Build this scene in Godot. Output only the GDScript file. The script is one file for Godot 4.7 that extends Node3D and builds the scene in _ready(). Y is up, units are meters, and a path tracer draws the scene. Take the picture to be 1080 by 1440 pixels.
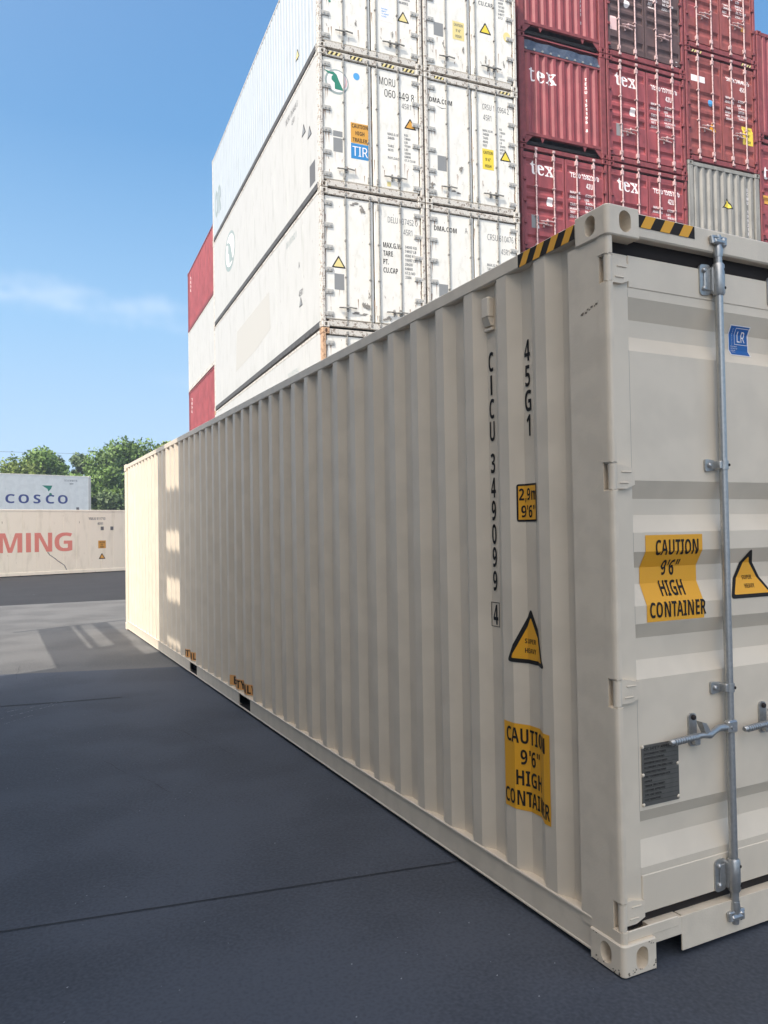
extends Node3D
# A container yard: one new beige container close by, stacks of white reefers and red boxes behind it.

const W := 2.438
const L := 12.192
var M := {}          # materials by name
var cache := {}      # meshes by key
var fonts := {}
var capbox := {}
var textcache := {}
var used := {}
var rng := RandomNumberGenerator.new()

# ---------------------------------------------------------------- nodes
func numbered(n: String) -> String:
	if not used.has(n):
		used[n] = 0
		return n
	used[n] += 1
	return "%s_%03d" % [n, used[n]]

func thing(called: String, label: String, category: String, at: Vector3, turn := 0.0, group := "") -> Node3D:
	var o := Node3D.new()
	o.name = numbered(called)
	add_child(o, true)
	o.position = at
	o.rotation.y = turn
	o.set_meta("label", label)
	o.set_meta("category", category)
	if group != "":
		o.set_meta("group", group)
	return o

func part(parent: Node, called: String, mesh: Mesh, m: Material, at := Vector3.ZERO) -> MeshInstance3D:
	var o := MeshInstance3D.new()
	var n := called
	var k := 0
	while parent.has_node(NodePath(n)):
		k += 1
		n = "%s_%03d" % [called, k]
	o.name = n
	o.mesh = mesh
	o.material_override = m
	parent.add_child(o, true)
	o.position = at
	return o

func struct(called: String, mesh: Mesh, m: Material, at := Vector3.ZERO) -> MeshInstance3D:
	var o := MeshInstance3D.new()
	o.name = numbered(called)
	o.mesh = mesh
	o.material_override = m
	add_child(o, true)
	o.position = at
	o.set_meta("kind", "structure")
	return o

# ---------------------------------------------------------------- mesh helpers
func mb() -> SurfaceTool:
	var s := SurfaceTool.new()
	s.begin(Mesh.PRIMITIVE_TRIANGLES)
	s.set_smooth_group(-1)
	return s

func done(s: SurfaceTool) -> ArrayMesh:
	s.generate_normals()
	return s.commit()

func tri(s: SurfaceTool, a: Vector3, b: Vector3, c: Vector3) -> void:
	s.add_vertex(a)
	s.add_vertex(b)
	s.add_vertex(c)

func quad(s: SurfaceTool, a: Vector3, b: Vector3, c: Vector3, d: Vector3) -> void:
	tri(s, a, b, c)
	tri(s, a, c, d)

# chamfered box between two corners
func box(s: SurfaceTool, a: Vector3, b: Vector3, c := 0.0) -> void:
	var lo := Vector3(min(a.x, b.x), min(a.y, b.y), min(a.z, b.z))
	var hi := Vector3(max(a.x, b.x), max(a.y, b.y), max(a.z, b.z))
	var ctr := (lo + hi) * 0.5
	var e := (hi - lo) * 0.5
	c = min(c, min(e.x, min(e.y, e.z)) * 0.9)
	if c <= 0.0:
		var v := []
		for i in 8:
			v.append(ctr + Vector3(e.x * (1 if i & 1 else -1), e.y * (1 if i & 2 else -1), e.z * (1 if i & 4 else -1)))
		quad(s, v[4], v[6], v[7], v[5])
		quad(s, v[0], v[1], v[3], v[2])
		quad(s, v[0], v[2], v[6], v[4])
		quad(s, v[1], v[5], v[7], v[3])
		quad(s, v[2], v[3], v[7], v[6])
		quad(s, v[0], v[4], v[5], v[1])
		return
	var f := func(i: int, ax: int) -> Vector3:   # corner i, inset along the two axes other than ax
		var p := Vector3(e.x * (1 if i & 1 else -1), e.y * (1 if i & 2 else -1), e.z * (1 if i & 4 else -1))
		for k in 3:
			if k != ax:
				p[k] -= sign(p[k]) * c
		return ctr + p
	for ax in 3:
		var b1 := 1 << ((ax + 1) % 3)
		var b2 := 1 << ((ax + 2) % 3)
		for sgn in [0, 1]:
			var base: int = (1 << ax) * sgn
			var q := [f.call(base, ax), f.call(base | b1, ax), f.call(base | b1 | b2, ax), f.call(base | b2, ax)]
			if sgn == 1:
				quad(s, q[3], q[2], q[1], q[0])
			else:
				quad(s, q[0], q[1], q[2], q[3])
	for ax in 3:   # edges along axis ax
		var o1 := (ax + 1) % 3
		var o2 := (ax + 2) % 3
		for k in 4:
			var i0: int = ((1 << o1) if k & 1 else 0) | ((1 << o2) if k & 2 else 0)
			var i1: int = i0 | (1 << ax)
			var flip: bool = (k == 1 or k == 2)
			var p := [f.call(i0, o1), f.call(i1, o1), f.call(i1, o2), f.call(i0, o2)]
			if flip:
				quad(s, p[0], p[1], p[2], p[3])
			else:
				quad(s, p[3], p[2], p[1], p[0])
	for i in 8:
		var odd: bool = (((i & 1) + ((i >> 1) & 1) + ((i >> 2) & 1)) % 2) == 1
		if odd:
			tri(s, f.call(i, 2), f.call(i, 1), f.call(i, 0))
		else:
			tri(s, f.call(i, 0), f.call(i, 1), f.call(i, 2))

func bx(a: Vector3, b: Vector3, c := 0.0) -> ArrayMesh:
	var key := "bx%s%s%s" % [a, b, c]
	if not cache.has(key):
		var s := mb()
		box(s, a, b, c)
		cache[key] = done(s)
	return cache[key]

# tube through points
var tube_group := 10
func tube(s: SurfaceTool, pts: Array, r: Variant, n := 8) -> void:
	tube_group += 1
	s.set_smooth_group(tube_group)
	var rings := []
	for i in pts.size():
		var d: Vector3 = (pts[min(i + 1, pts.size() - 1)] - pts[max(i - 1, 0)]).normalized()
		var u := d.cross(Vector3(0.31, 0.17, 0.93)).normalized()
		if absf(d.dot(Vector3(0.31, 0.17, 0.93).normalized())) > 0.95:
			u = d.cross(Vector3(0, 1, 0)).normalized()
		var v := d.cross(u)
		var rr: float = r[i] if r is Array else r
		var ring := []
		for k in n:
			var a := TAU * k / n
			ring.append(pts[i] + (u * cos(a) + v * sin(a)) * rr)
		rings.append(ring)
	for i in pts.size() - 1:
		for k in n:
			quad(s, rings[i][k], rings[i + 1][k], rings[i + 1][(k + 1) % n], rings[i][(k + 1) % n])
	s.set_smooth_group(-1)
	for e in [0, pts.size() - 1]:
		for k in range(1, n - 1):
			if e == 0:
				tri(s, rings[e][0], rings[e][k], rings[e][k + 1])
			else:
				tri(s, rings[e][0], rings[e][k + 1], rings[e][k])

# polygon (in the xy plane) extruded from z0 to z1
func prism(s: SurfaceTool, poly: PackedVector2Array, z0: float, z1: float, xf := Transform3D()) -> void:
	var idx := Geometry2D.triangulate_polygon(poly)
	for i in range(0, idx.size(), 3):
		var a := poly[idx[i]]
		var b := poly[idx[i + 1]]
		var c := poly[idx[i + 2]]
		tri(s, xf * Vector3(a.x, a.y, z1), xf * Vector3(c.x, c.y, z1), xf * Vector3(b.x, b.y, z1))
		tri(s, xf * Vector3(a.x, a.y, z0), xf * Vector3(b.x, b.y, z0), xf * Vector3(c.x, c.y, z0))
	for i in poly.size():
		var a := poly[i]
		var b := poly[(i + 1) % poly.size()]
		quad(s, xf * Vector3(a.x, a.y, z0), xf * Vector3(b.x, b.y, z0), xf * Vector3(b.x, b.y, z1), xf * Vector3(a.x, a.y, z1))

# ---------------------------------------------------------------- profiles: (position, inset) ascending
func depth_at(prof: PackedVector2Array, t: float) -> float:
	if prof.is_empty():
		return 0.0
	if t <= prof[0].x:
		return prof[0].y
	for i in prof.size() - 1:
		if t <= prof[i + 1].x:
			var d := prof[i + 1].x - prof[i].x
			return lerpf(prof[i].y, prof[i + 1].y, (t - prof[i].x) / d if d > 1e-6 else 1.0)
	return prof[prof.size() - 1].y

# sheet following a profile; mode 0 door (profile over y), 1 end wall (profile over x), 2 side wall (profile over z)
func put(mode: int, u: float, v: float, inset: float, face: float) -> Vector3:
	if mode == 2:
		return Vector3(face + inset, v, u)
	return Vector3(u, v, face - inset)

func sheet(s: SurfaceTool, prof: PackedVector2Array, mode: int, lo: float, hi: float, face: float) -> void:
	for i in prof.size() - 1:
		var a := prof[i]
		var b := prof[i + 1]
		if mode == 0:
			quad(s, put(0, lo, a.x, a.y, face), put(0, lo, b.x, b.y, face), put(0, hi, b.x, b.y, face), put(0, hi, a.x, a.y, face))
		else:
			quad(s, put(mode, a.x, lo, a.y, face), put(mode, a.x, hi, a.y, face), put(mode, b.x, hi, b.y, face), put(mode, b.x, lo, b.y, face))

func clip(poly: PackedVector2Array, axis: int, at: float, keep_above: bool) -> PackedVector2Array:
	var out := PackedVector2Array()
	var n := poly.size()
	for i in n:
		var p := poly[i]
		var q := poly[(i + 1) % n]
		var dp := (p[axis] - at) * (1.0 if keep_above else -1.0)
		var dq := (q[axis] - at) * (1.0 if keep_above else -1.0)
		if dp >= 0.0:
			out.append(p)
		if (dp > 0.0 and dq < 0.0) or (dp < 0.0 and dq > 0.0):
			out.append(p.lerp(q, dp / (dp - dq)))
	return out

# lay flat triangles on a profiled face
func lay_on(tris: PackedVector2Array, prof: PackedVector2Array, mode: int, face: float, proud: float) -> ArrayMesh:
	var s := mb()
	var axis := 1 if mode == 0 else 0
	for i in range(0, tris.size(), 3):
		var p := PackedVector2Array([tris[i], tris[i + 1], tris[i + 2]])
		if absf((p[1] - p[0]).cross(p[2] - p[0])) < 1e-10:
			continue
		var lo: float = min(p[0][axis], min(p[1][axis], p[2][axis]))
		var hi: float = max(p[0][axis], max(p[1][axis], p[2][axis]))
		var cuts := [lo]
		for q in prof:
			if q.x > lo + 1e-5 and q.x < hi - 1e-5:
				cuts.append(q.x)
		cuts.append(hi)
		for k in cuts.size() - 1:
			var poly := p
			if cuts.size() > 2:
				poly = clip(clip(p, axis, cuts[k], true), axis, cuts[k + 1], false)
			if poly.size() < 3:
				continue
			var v := []
			for q in poly:
				v.append(put(mode, q.x, q.y, depth_at(prof, clampf(q[axis], cuts[k], cuts[k + 1])) - proud, face))
			for j in range(1, v.size() - 1):
				tri(s, v[0], v[j], v[j + 1])
	return done(s)

# ---------------------------------------------------------------- flat shapes and lettering
func rect(x0: float, y0: float, x1: float, y1: float) -> PackedVector2Array:
	return PackedVector2Array([Vector2(x0, y0), Vector2(x0, y1), Vector2(x1, y1), Vector2(x0, y0), Vector2(x1, y1), Vector2(x1, y0)])

func poly_tris(poly: PackedVector2Array) -> PackedVector2Array:
	var out := PackedVector2Array()
	for i in Geometry2D.triangulate_polygon(poly):
		out.append(poly[i])
	return out

func round_poly(poly: PackedVector2Array, r: float, n := 4) -> PackedVector2Array:
	var out := PackedVector2Array()
	for i in poly.size():
		var p := poly[i]
		var a := (poly[(i - 1 + poly.size()) % poly.size()] - p).normalized()
		var b := (poly[(i + 1) % poly.size()] - p).normalized()
		for k in n + 1:
			var t := float(k) / n
			out.append((p + a * r).lerp(p, t).lerp(p.lerp(p + b * r, t), t))
	return out

func oval(c: Vector2, rx: float, ry: float, n := 20) -> PackedVector2Array:
	var out := PackedVector2Array()
	for k in n:
		out.append(c + Vector2(cos(TAU * k / n) * rx, sin(TAU * k / n) * ry))
	return out

func font(kind: String) -> Font:
	if not fonts.has(kind):
		var f := SystemFont.new()
		f.font_names = PackedStringArray(["Droid Serif" if kind.begins_with("serif") else "Droid Sans"])
		f.font_weight = 700 if kind.ends_with("bold") else 400
		fonts[kind] = f
	return fonts[kind]

func raw_text(t: String, kind: String, step := 1.0) -> PackedVector3Array:
	var m := TextMesh.new()
	m.text = t
	m.font = font(kind)
	m.font_size = 32
	m.pixel_size = 0.01
	m.depth = 0.0
	m.curve_step = step
	var a := m.get_mesh_arrays()
	if a.is_empty() or a[0] == null:
		return PackedVector3Array()
	var v: PackedVector3Array = a[Mesh.ARRAY_VERTEX]
	if a[Mesh.ARRAY_INDEX] != null and a[Mesh.ARRAY_INDEX].size() > 0:
		var o := PackedVector3Array()
		for i in a[Mesh.ARRAY_INDEX]:
			o.append(v[i])
		return o
	return v

# triangles with the baseline at y, capital height h, stretched sx sideways; align 0 left, 1 centre, 2 right
func txt(t: String, x: float, y: float, h: float, sx := 1.0, kind := "sans_bold", align := 0, slant := 0.0, step := 2.0) -> PackedVector2Array:
	if not capbox.has(kind):
		var lo := 1e9
		var hi := -1e9
		for q in raw_text("H", kind):
			lo = min(lo, q.y)
			hi = max(hi, q.y)
		capbox[kind] = Vector2(lo, hi)
	var key := t + kind + str(step)
	if not textcache.has(key):
		textcache[key] = raw_text(t, kind, step)
	var raw: PackedVector3Array = textcache[key]
	var cb: Vector2 = capbox[kind]
	var k := h / (cb.y - cb.x)
	var x0 := 1e9
	var x1 := -1e9
	for q in raw:
		x0 = min(x0, q.x)
		x1 = max(x1, q.x)
	var off := x0 if align == 0 else (x0 + x1) * 0.5 if align == 1 else x1
	var out := PackedVector2Array()
	for q in raw:
		var yy := (q.y - cb.x) * k
		out.append(Vector2(x + (q.x - off) * k * sx + yy * slant, y + yy))
	return out

# ---------------------------------------------------------------- materials and their textures
func noise(seed_: int, freq: float, oct := 5, kind := FastNoiseLite.TYPE_SIMPLEX_SMOOTH) -> FastNoiseLite:
	var n := FastNoiseLite.new()
	n.seed = seed_
	n.frequency = freq
	n.noise_type = kind
	n.fractal_octaves = oct
	return n

# texture from one or two noises: f(a, b) gives the colour
func noise_tex(size: int, n1: FastNoiseLite, n2: FastNoiseLite, f: Callable) -> ImageTexture:
	var i1 := n1.get_seamless_image(size, size)
	var i2 := n2.get_seamless_image(size, size)
	var d1 := i1.get_data()
	var d2 := i2.get_data()
	var out := PackedByteArray()
	out.resize(size * size * 3)
	for i in size * size:
		var c: Color = f.call(d1[i] / 255.0, d2[i] / 255.0)
		out[i * 3] = int(clampf(c.r, 0, 1) * 255)
		out[i * 3 + 1] = int(clampf(c.g, 0, 1) * 255)
		out[i * 3 + 2] = int(clampf(c.b, 0, 1) * 255)
	var im := Image.create_from_data(size, size, false, Image.FORMAT_RGB8, out)
	im.generate_mipmaps()
	return ImageTexture.create_from_image(im)

func normal_tex(size: int, n: FastNoiseLite, k: float) -> ImageTexture:
	var im := n.get_seamless_image(size, size)
	im.convert(Image.FORMAT_RGBA8)
	im.bump_map_to_normal_map(k)
	return ImageTexture.create_from_image(im)

func mat(c: Color, rough := 0.6, metal := 0.0) -> StandardMaterial3D:
	var m := StandardMaterial3D.new()
	m.albedo_color = c
	m.roughness = rough
	m.metallic = metal
	return m

func tmat(c: Color, t: Texture2D, scale: Vector3, rough := 0.6, nt: Texture2D = null, ns := 0.3) -> StandardMaterial3D:
	var m := mat(c, rough)
	m.albedo_texture = t
	m.uv1_triplanar = true
	m.uv1_world_triplanar = true
	m.uv1_scale = scale
	m.uv1_triplanar_sharpness = 4.0
	if nt:
		m.normal_enabled = true
		m.normal_texture = nt
		m.normal_scale = ns
	return m

func c8(r: int, g: int, b: int) -> Color:
	return Color(r / 255.0, g / 255.0, b / 255.0)

func make_materials() -> void:
	var soft := noise_tex(512, noise(1, 0.012, 5), noise(2, 0.05, 4), func(a, b):
		var v: float = 0.965 + 0.03 * smoothstep(0.25, 0.7, a) - 0.01 * b
		return Color(v, v, v))
	# upright streaks of grime, with small rust spots
	var grime := noise_tex(512, noise(3, 0.014, 5), noise(4, 0.03, 5), func(a, b):
		var g: float = smoothstep(0.55, 0.95, a) * 0.055
		var r: float = smoothstep(0.86, 0.93, b) * 0.5
		return Color(1.0 - g, 1.0 - g, 1.0 - g * 1.15).lerp(Color(0.36, 0.27, 0.21), r))
	# chipped and rusted frame steel
	var rust := noise_tex(512, noise(5, 0.014, 5), noise(6, 0.05, 4), func(a, b):
		var g: float = smoothstep(0.50, 0.9, b) * 0.14
		var r: float = smoothstep(0.57, 0.70, a) * smoothstep(0.35, 0.55, b)
		return Color(1.0 - g, 1.0 - g, 1.0 - g * 1.1).lerp(Color(0.46, 0.38, 0.32), r * 0.65))
	var worn := noise_tex(512, noise(7, 0.01, 5), noise(8, 0.045, 5), func(a, b):
		var v: float = 0.78 + 0.22 * a
		var s: float = smoothstep(0.78, 0.86, b) * 0.35
		return Color(v, v * 0.99, v * 0.98).lerp(Color(0.42, 0.30, 0.25), s))
	var dent := normal_tex(512, noise(9, 0.01, 2), 6.0)
	var fine := normal_tex(512, noise(10, 0.18, 3), 3.0)
	M.beige = tmat(c8(228, 212, 189), soft, Vector3.ONE * 0.45, 0.42, dent, 0.05)
	M.beige_frame = tmat(c8(228, 212, 189), soft, Vector3.ONE * 0.9, 0.45, fine, 0.05)
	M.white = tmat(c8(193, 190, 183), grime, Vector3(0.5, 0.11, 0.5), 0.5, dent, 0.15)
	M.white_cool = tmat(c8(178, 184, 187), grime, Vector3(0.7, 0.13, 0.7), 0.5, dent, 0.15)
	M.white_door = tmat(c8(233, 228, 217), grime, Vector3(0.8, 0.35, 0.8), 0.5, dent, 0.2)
	M.white_frame = tmat(c8(208, 201, 190), rust, Vector3.ONE * 0.9, 0.6)
	M.white_far = tmat(c8(232, 233, 228), soft, Vector3.ONE * 0.3, 0.6)
	M.rusty_frame = tmat(c8(196, 160, 128), rust, Vector3.ONE * 1.3, 0.8)
	M.hinge_grey = tmat(c8(182, 179, 172), soft, Vector3.ONE, 0.6)
	M.faded = mat(c8(186, 182, 173), 0.6)
	M.cream = tmat(c8(246, 237, 215), grime, Vector3(0.33, 0.09, 0.33), 0.55)
	M.red = tmat(c8(166, 78, 81), worn, Vector3(0.6, 0.25, 0.6), 0.55, dent, 0.15)
	M.rail_dark = tmat(c8(84, 82, 80), rust, Vector3.ONE * 0.9, 0.7)
	M.red_dark = tmat(c8(122, 62, 60), worn, Vector3(0.5, 0.3, 0.5), 0.65)
	M.red_brown = tmat(c8(156, 79, 73), worn, Vector3(0.7, 0.3, 0.7), 0.6)
	M.brown_grey = tmat(c8(98, 74, 72), worn, Vector3(0.45, 0.35, 0.45), 0.7)
	M.red_frame = tmat(c8(146, 68, 70), worn, Vector3.ONE * 0.8, 0.65)
	M.grey = tmat(c8(158, 155, 147), worn, Vector3(0.7, 0.2, 0.7), 0.6)
	M.rod_white = tmat(c8(208, 176, 172), rust, Vector3.ONE * 1.1, 0.5)
	M.galv = tmat(c8(186, 186, 184), noise_tex(256, noise(11, 0.03, 4), noise(12, 0.1, 3), func(a, b):
		var v: float = 0.9 + 0.1 * a
		return Color(v, v, v)), Vector3.ONE * 6.0, 0.34, fine, 0.1)
	M.galv.metallic = 0.7
	M.rod_grey = tmat(c8(150, 147, 140), rust, Vector3.ONE * 1.3, 0.5)
	M.rubber = mat(c8(36, 29, 25), 0.9)
	M.rubber_grey = tmat(c8(84, 80, 76), rust, Vector3.ONE * 1.2, 0.8)
	M.black = mat(c8(36, 28, 23), 0.85)
	M.ink = mat(c8(26, 22, 20), 0.85)
	M.rust_ink = mat(c8(158, 126, 102), 0.9)
	M.chip = mat(c8(122, 108, 92), 0.9)
	M.ink_grey = mat(c8(100, 99, 99), 0.7)
	M.scrape = mat(c8(138, 132, 124), 0.8)
	M.ink_white = mat(c8(245, 236, 232), 0.6)
	M.orange = mat(c8(236, 168, 40), 0.5)
	M.yellow = mat(c8(232, 206, 64), 0.5)
	M.ochre = mat(c8(214, 156, 62), 0.6)
	M.fork_orange = mat(c8(232, 168, 96), 0.6)
	M.yellow_pale = mat(c8(226, 208, 140), 0.6)
	M.plate = tmat(c8(118, 114, 106), soft, Vector3.ONE * 3.0, 0.45)
	M.plate.metallic = 0.5
	M.plate_grey = mat(c8(138, 138, 136), 0.5)
	M.blue = mat(c8(46, 132, 190), 0.5)
	M.lr_blue = mat(c8(24, 92, 160), 0.4)
	M.navy = mat(c8(62, 72, 130), 0.6)
	M.faded_red = mat(c8(226, 138, 122), 0.7)
	M.green = mat(c8(40, 128, 104), 0.6)
	M.pink = mat(c8(222, 186, 182), 0.6)
	M.sky_blue = mat(c8(80, 160, 214), 0.6)
	M.silver_paint = mat(c8(150, 162, 158), 0.6)
	M.tarp = tmat(c8(70, 82, 102), worn, Vector3.ONE * 1.5, 0.45, dent, 0.8)
	M.dark_steel = tmat(c8(46, 38, 36), worn, Vector3.ONE * 0.8, 0.8)
	M.steel_grey = tmat(c8(120, 124, 126), worn, Vector3.ONE * 0.8, 0.6)
	M.scuff = mat(c8(150, 152, 156), 0.9)
	# asphalt: broad patches, streaks and a fine grain
	var asphalt := noise_tex(1024, noise(20, 0.006, 6), noise(21, 0.38, 2), func(a, b):
		var v: float = 0.86 + 0.13 * smoothstep(0.2, 0.8, a) + (b - 0.5) * 0.34
		return Color(v, v, v * 1.0))
	M.asphalt = tmat(c8(73, 77, 86), asphalt, Vector3.ONE * 0.13, 0.75, fine, 0.03)  # near paving, darkened and blued to deepen its shade
	M.asphalt_sunlit = tmat(c8(103, 102, 100), asphalt, Vector3.ONE * 0.11, 0.85)  # same paving, kept lighter for the sunlight past the shadow edge
	M.road = tmat(c8(38, 38, 40), asphalt, Vector3.ONE * 0.09, 0.9, fine, 0.1)
	M.joint = mat(c8(36, 36, 38), 0.85)
	M.bark = tmat(c8(92, 80, 66), worn, Vector3(1.5, 0.4, 1.5), 0.9)
	M.leaf = mat(Color.WHITE, 0.65)
	M.leaf.vertex_color_use_as_albedo = true
	M.leaf.backlight_enabled = true
	M.leaf.backlight = Color(0.10, 0.14, 0.03)

# ---------------------------------------------------------------- container pieces
func corr_side(z0: float, z1: float) -> PackedVector2Array:   # trapezoid wall, near post z0 to far post z1 (both negative), ascending
	var p := PackedVector2Array()
	var d := 0.036
	p.append(Vector2(z1, d))
	var k := int(floor((-z1 - 0.53) / 0.278))
	while k >= 0:
		var r := -(0.388 + 0.278 * k)
		p.append(Vector2(r - 0.14, d))
		p.append(Vector2(r - 0.072, 0.0))
		p.append(Vector2(r, 0.0))
		p.append(Vector2(r + 0.068, d))
		k -= 1
	p.append(Vector2(z0, d))
	return p

func corr_end(x0: float, x1: float, n: int, d: float) -> PackedVector2Array:
	var p := PackedVector2Array()
	var pitch := (x1 - x0) / n
	p.append(Vector2(x0, d))
	for k in n:
		var x := x0 + pitch * k
		p.append(Vector2(x + pitch * 0.14, d))
		p.append(Vector2(x + pitch * 0.34, 0.0))
		p.append(Vector2(x + pitch * 0.66, 0.0))
		p.append(Vector2(x + pitch * 0.86, d))
	p.append(Vector2(x1, d))
	return p

func grooves(z0: float, z1: float, pitch: float, w: float, d: float) -> PackedVector2Array:
	var p := PackedVector2Array([Vector2(z1, 0.0)])
	var z := z1 + pitch
	while z < z0 - pitch * 0.3:
		p.append(Vector2(z - w, 0.0))
		p.append(Vector2(z - w * 0.5, d))
		p.append(Vector2(z + w * 0.5, d))
		p.append(Vector2(z + w, 0.0))
		z += pitch
	p.append(Vector2(z0, 0.0))
	return p

# horizontal ribs of a dry door; y of the near container's door, scaled to the height
func door_prof(y0: float, y1: float, h: float) -> PackedVector2Array:
	var k := h / 2.896
	var d := 0.036
	var p := PackedVector2Array([Vector2(y0, 0)])
	for r in [[0.361, 0.45, 0.52, 0.577], [1.079, 1.148, 1.233, 1.293], [1.362, 1.445, 1.509, 1.572], [1.647, 1.716, 1.78, 1.85], [2.356, 2.42, 2.488, 2.567]]:
		p.append(Vector2(r[0] * k, 0))
		p.append(Vector2(r[1] * k, d))
		p.append(Vector2(r[2] * k, d))
		p.append(Vector2(r[3] * k, 0))
	p.append(Vector2(y1, 0))
	return p

# face with an oval hole and a pocket behind it. at(u, v, inset) places it
func holed(s: SurfaceTool, u0: float, u1: float, v0: float, v1: float, c: Vector2, rx: float, ry: float, deep: float, at: Callable) -> void:
	var angs := []
	for k in 24:
		angs.append(TAU * k / 24)
	for q in [Vector2(u0, v0), Vector2(u1, v0), Vector2(u1, v1), Vector2(u0, v1)]:
		angs.append(fposmod((q - c).angle(), TAU))
	angs.sort()
	var n := angs.size()
	var o := []
	var i := []
	for a in angs:
		var d := Vector2(cos(a), sin(a))
		var t := 1e9
		if absf(d.x) > 1e-6:
			t = min(t, ((u1 if d.x > 0 else u0) - c.x) / d.x)
		if absf(d.y) > 1e-6:
			t = min(t, ((v1 if d.y > 0 else v0) - c.y) / d.y)
		o.append(c + d * t)
		# stadium shaped hole
		var e := Vector2(d.x * rx, d.y * rx)
		e.y += (ry - rx) * (1.0 if d.y > 0.001 else -1.0 if d.y < -0.001 else 0.0)
		i.append(c + e)
	for k in n:
		var j: int = (k + 1) % n
		quad(s, at.call(o[k].x, o[k].y, 0.0), at.call(i[k].x, i[k].y, 0.0), at.call(i[j].x, i[j].y, 0.0), at.call(o[j].x, o[j].y, 0.0))
		quad(s, at.call(i[k].x, i[k].y, 0.0), at.call(i[k].x, i[k].y, deep), at.call(i[j].x, i[j].y, deep), at.call(i[j].x, i[j].y, 0.0))
		tri(s, at.call(c.x, c.y, deep), at.call(i[j].x, i[j].y, deep), at.call(i[k].x, i[k].y, deep))

func casting_mesh() -> ArrayMesh:   # near left corner casting: x 0..0.162, y 0..0.118, z 0..-0.178
	if cache.has("casting"):
		return cache.casting
	var s := mb()
	var w := 0.162
	var h := 0.118
	var d := 0.178
	var r := 0.02
	var c := 0.005
	holed(s, r, w, c, h - c, Vector2(0.092, 0.059), 0.03, 0.042, 0.07, func(u, v, i): return Vector3(u, v, -i))
	holed(s, -d, -r, c, h - c, Vector2(-0.094, 0.059), 0.03, 0.04, 0.07, func(u, v, i): return Vector3(i, v, u))
	# rounded upright edge and the small chamfers round top and bottom
	var ring := [Vector2(w, 0)]
	var nrm := [Vector2(0, 1)]
	for k in 7:
		var a := PI / 2 + PI / 2 * k / 6
		ring.append(Vector2(r + r * cos(a), -r + r * sin(a)))
		nrm.append(Vector2(cos(a), sin(a)))
	ring.append(Vector2(0, -d))
	nrm.append(Vector2(-1, 0))
	for k in ring.size() - 1:
		var a: Vector2 = ring[k]
		var b: Vector2 = ring[k + 1]
		var ai: Vector2 = a - nrm[k] * c
		var bi: Vector2 = b - nrm[k + 1] * c
		if k > 0 and k < ring.size() - 2:
			s.set_smooth_group(3)
			quad(s, Vector3(a.x, c, a.y), Vector3(b.x, c, b.y), Vector3(b.x, h - c, b.y), Vector3(a.x, h - c, a.y))
		s.set_smooth_group(-1)
		quad(s, Vector3(a.x, h - c, a.y), Vector3(b.x, h - c, b.y), Vector3(bi.x, h, bi.y), Vector3(ai.x, h, ai.y))
		quad(s, Vector3(a.x, c, a.y), Vector3(ai.x, 0, ai.y), Vector3(bi.x, 0, bi.y), Vector3(b.x, c, b.y))
		tri(s, Vector3(ai.x, h, ai.y), Vector3(bi.x, h, bi.y), Vector3(w, h, -d))
		tri(s, Vector3(ai.x, 0, ai.y), Vector3(w, 0, -d), Vector3(bi.x, 0, bi.y))
	quad(s, Vector3(w, 0, 0), Vector3(w, h, 0), Vector3(w, h, -d), Vector3(w, 0, -d))
	quad(s, Vector3(0, 0, -d), Vector3(w, 0, -d), Vector3(w, h, -d), Vector3(0, h, -d))
	cache.casting = done(s)
	return cache.casting

func keyed(key: String, f: Callable) -> Mesh:
	if not cache.has(key):
		var s := mb()
		f.call(s)
		cache[key] = done(s)
	return cache[key]

# the frame that all containers share. H height, ln length
func frame_parts(t: Node3D, H: float, ln: float, m: Material, simple := false, rail: Material = null) -> void:
	for y in [0.0, H - 0.118]:
		part(t, "corner_casting", casting_mesh(), m, Vector3(0, y, 0))
		part(t, "corner_casting", casting_mesh(), m, Vector3(W - 0.162, y, 0))
		if not simple:
			part(t, "corner_casting", casting_mesh(), m, Vector3(0, y, -ln + 0.178))
			part(t, "corner_casting", bx(Vector3(0, 0, 0), Vector3(0.162, 0.118, -0.178), 0.006), m, Vector3(W - 0.162, y, -ln + 0.178))
	for x in [0.006, W - 0.066]:
		part(t, "top_side_rail", bx(Vector3(0, H - 0.078, -0.178), Vector3(0.06, H - 0.014, -ln + 0.178), 0.006), m, Vector3(x, 0, 0))
		part(t, "bottom_side_rail", bx(Vector3(0, 0.018, -0.178), Vector3(0.06, 0.155, -ln + 0.178), 0.006), rail if rail else m, Vector3(x, 0, 0))
		part(t, "rear_corner_post", bx(Vector3(0, 0.118, -ln + 0.006), Vector3(0.06, H - 0.118, -ln + 0.16), 0.008), m, Vector3(x, 0, 0))

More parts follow.
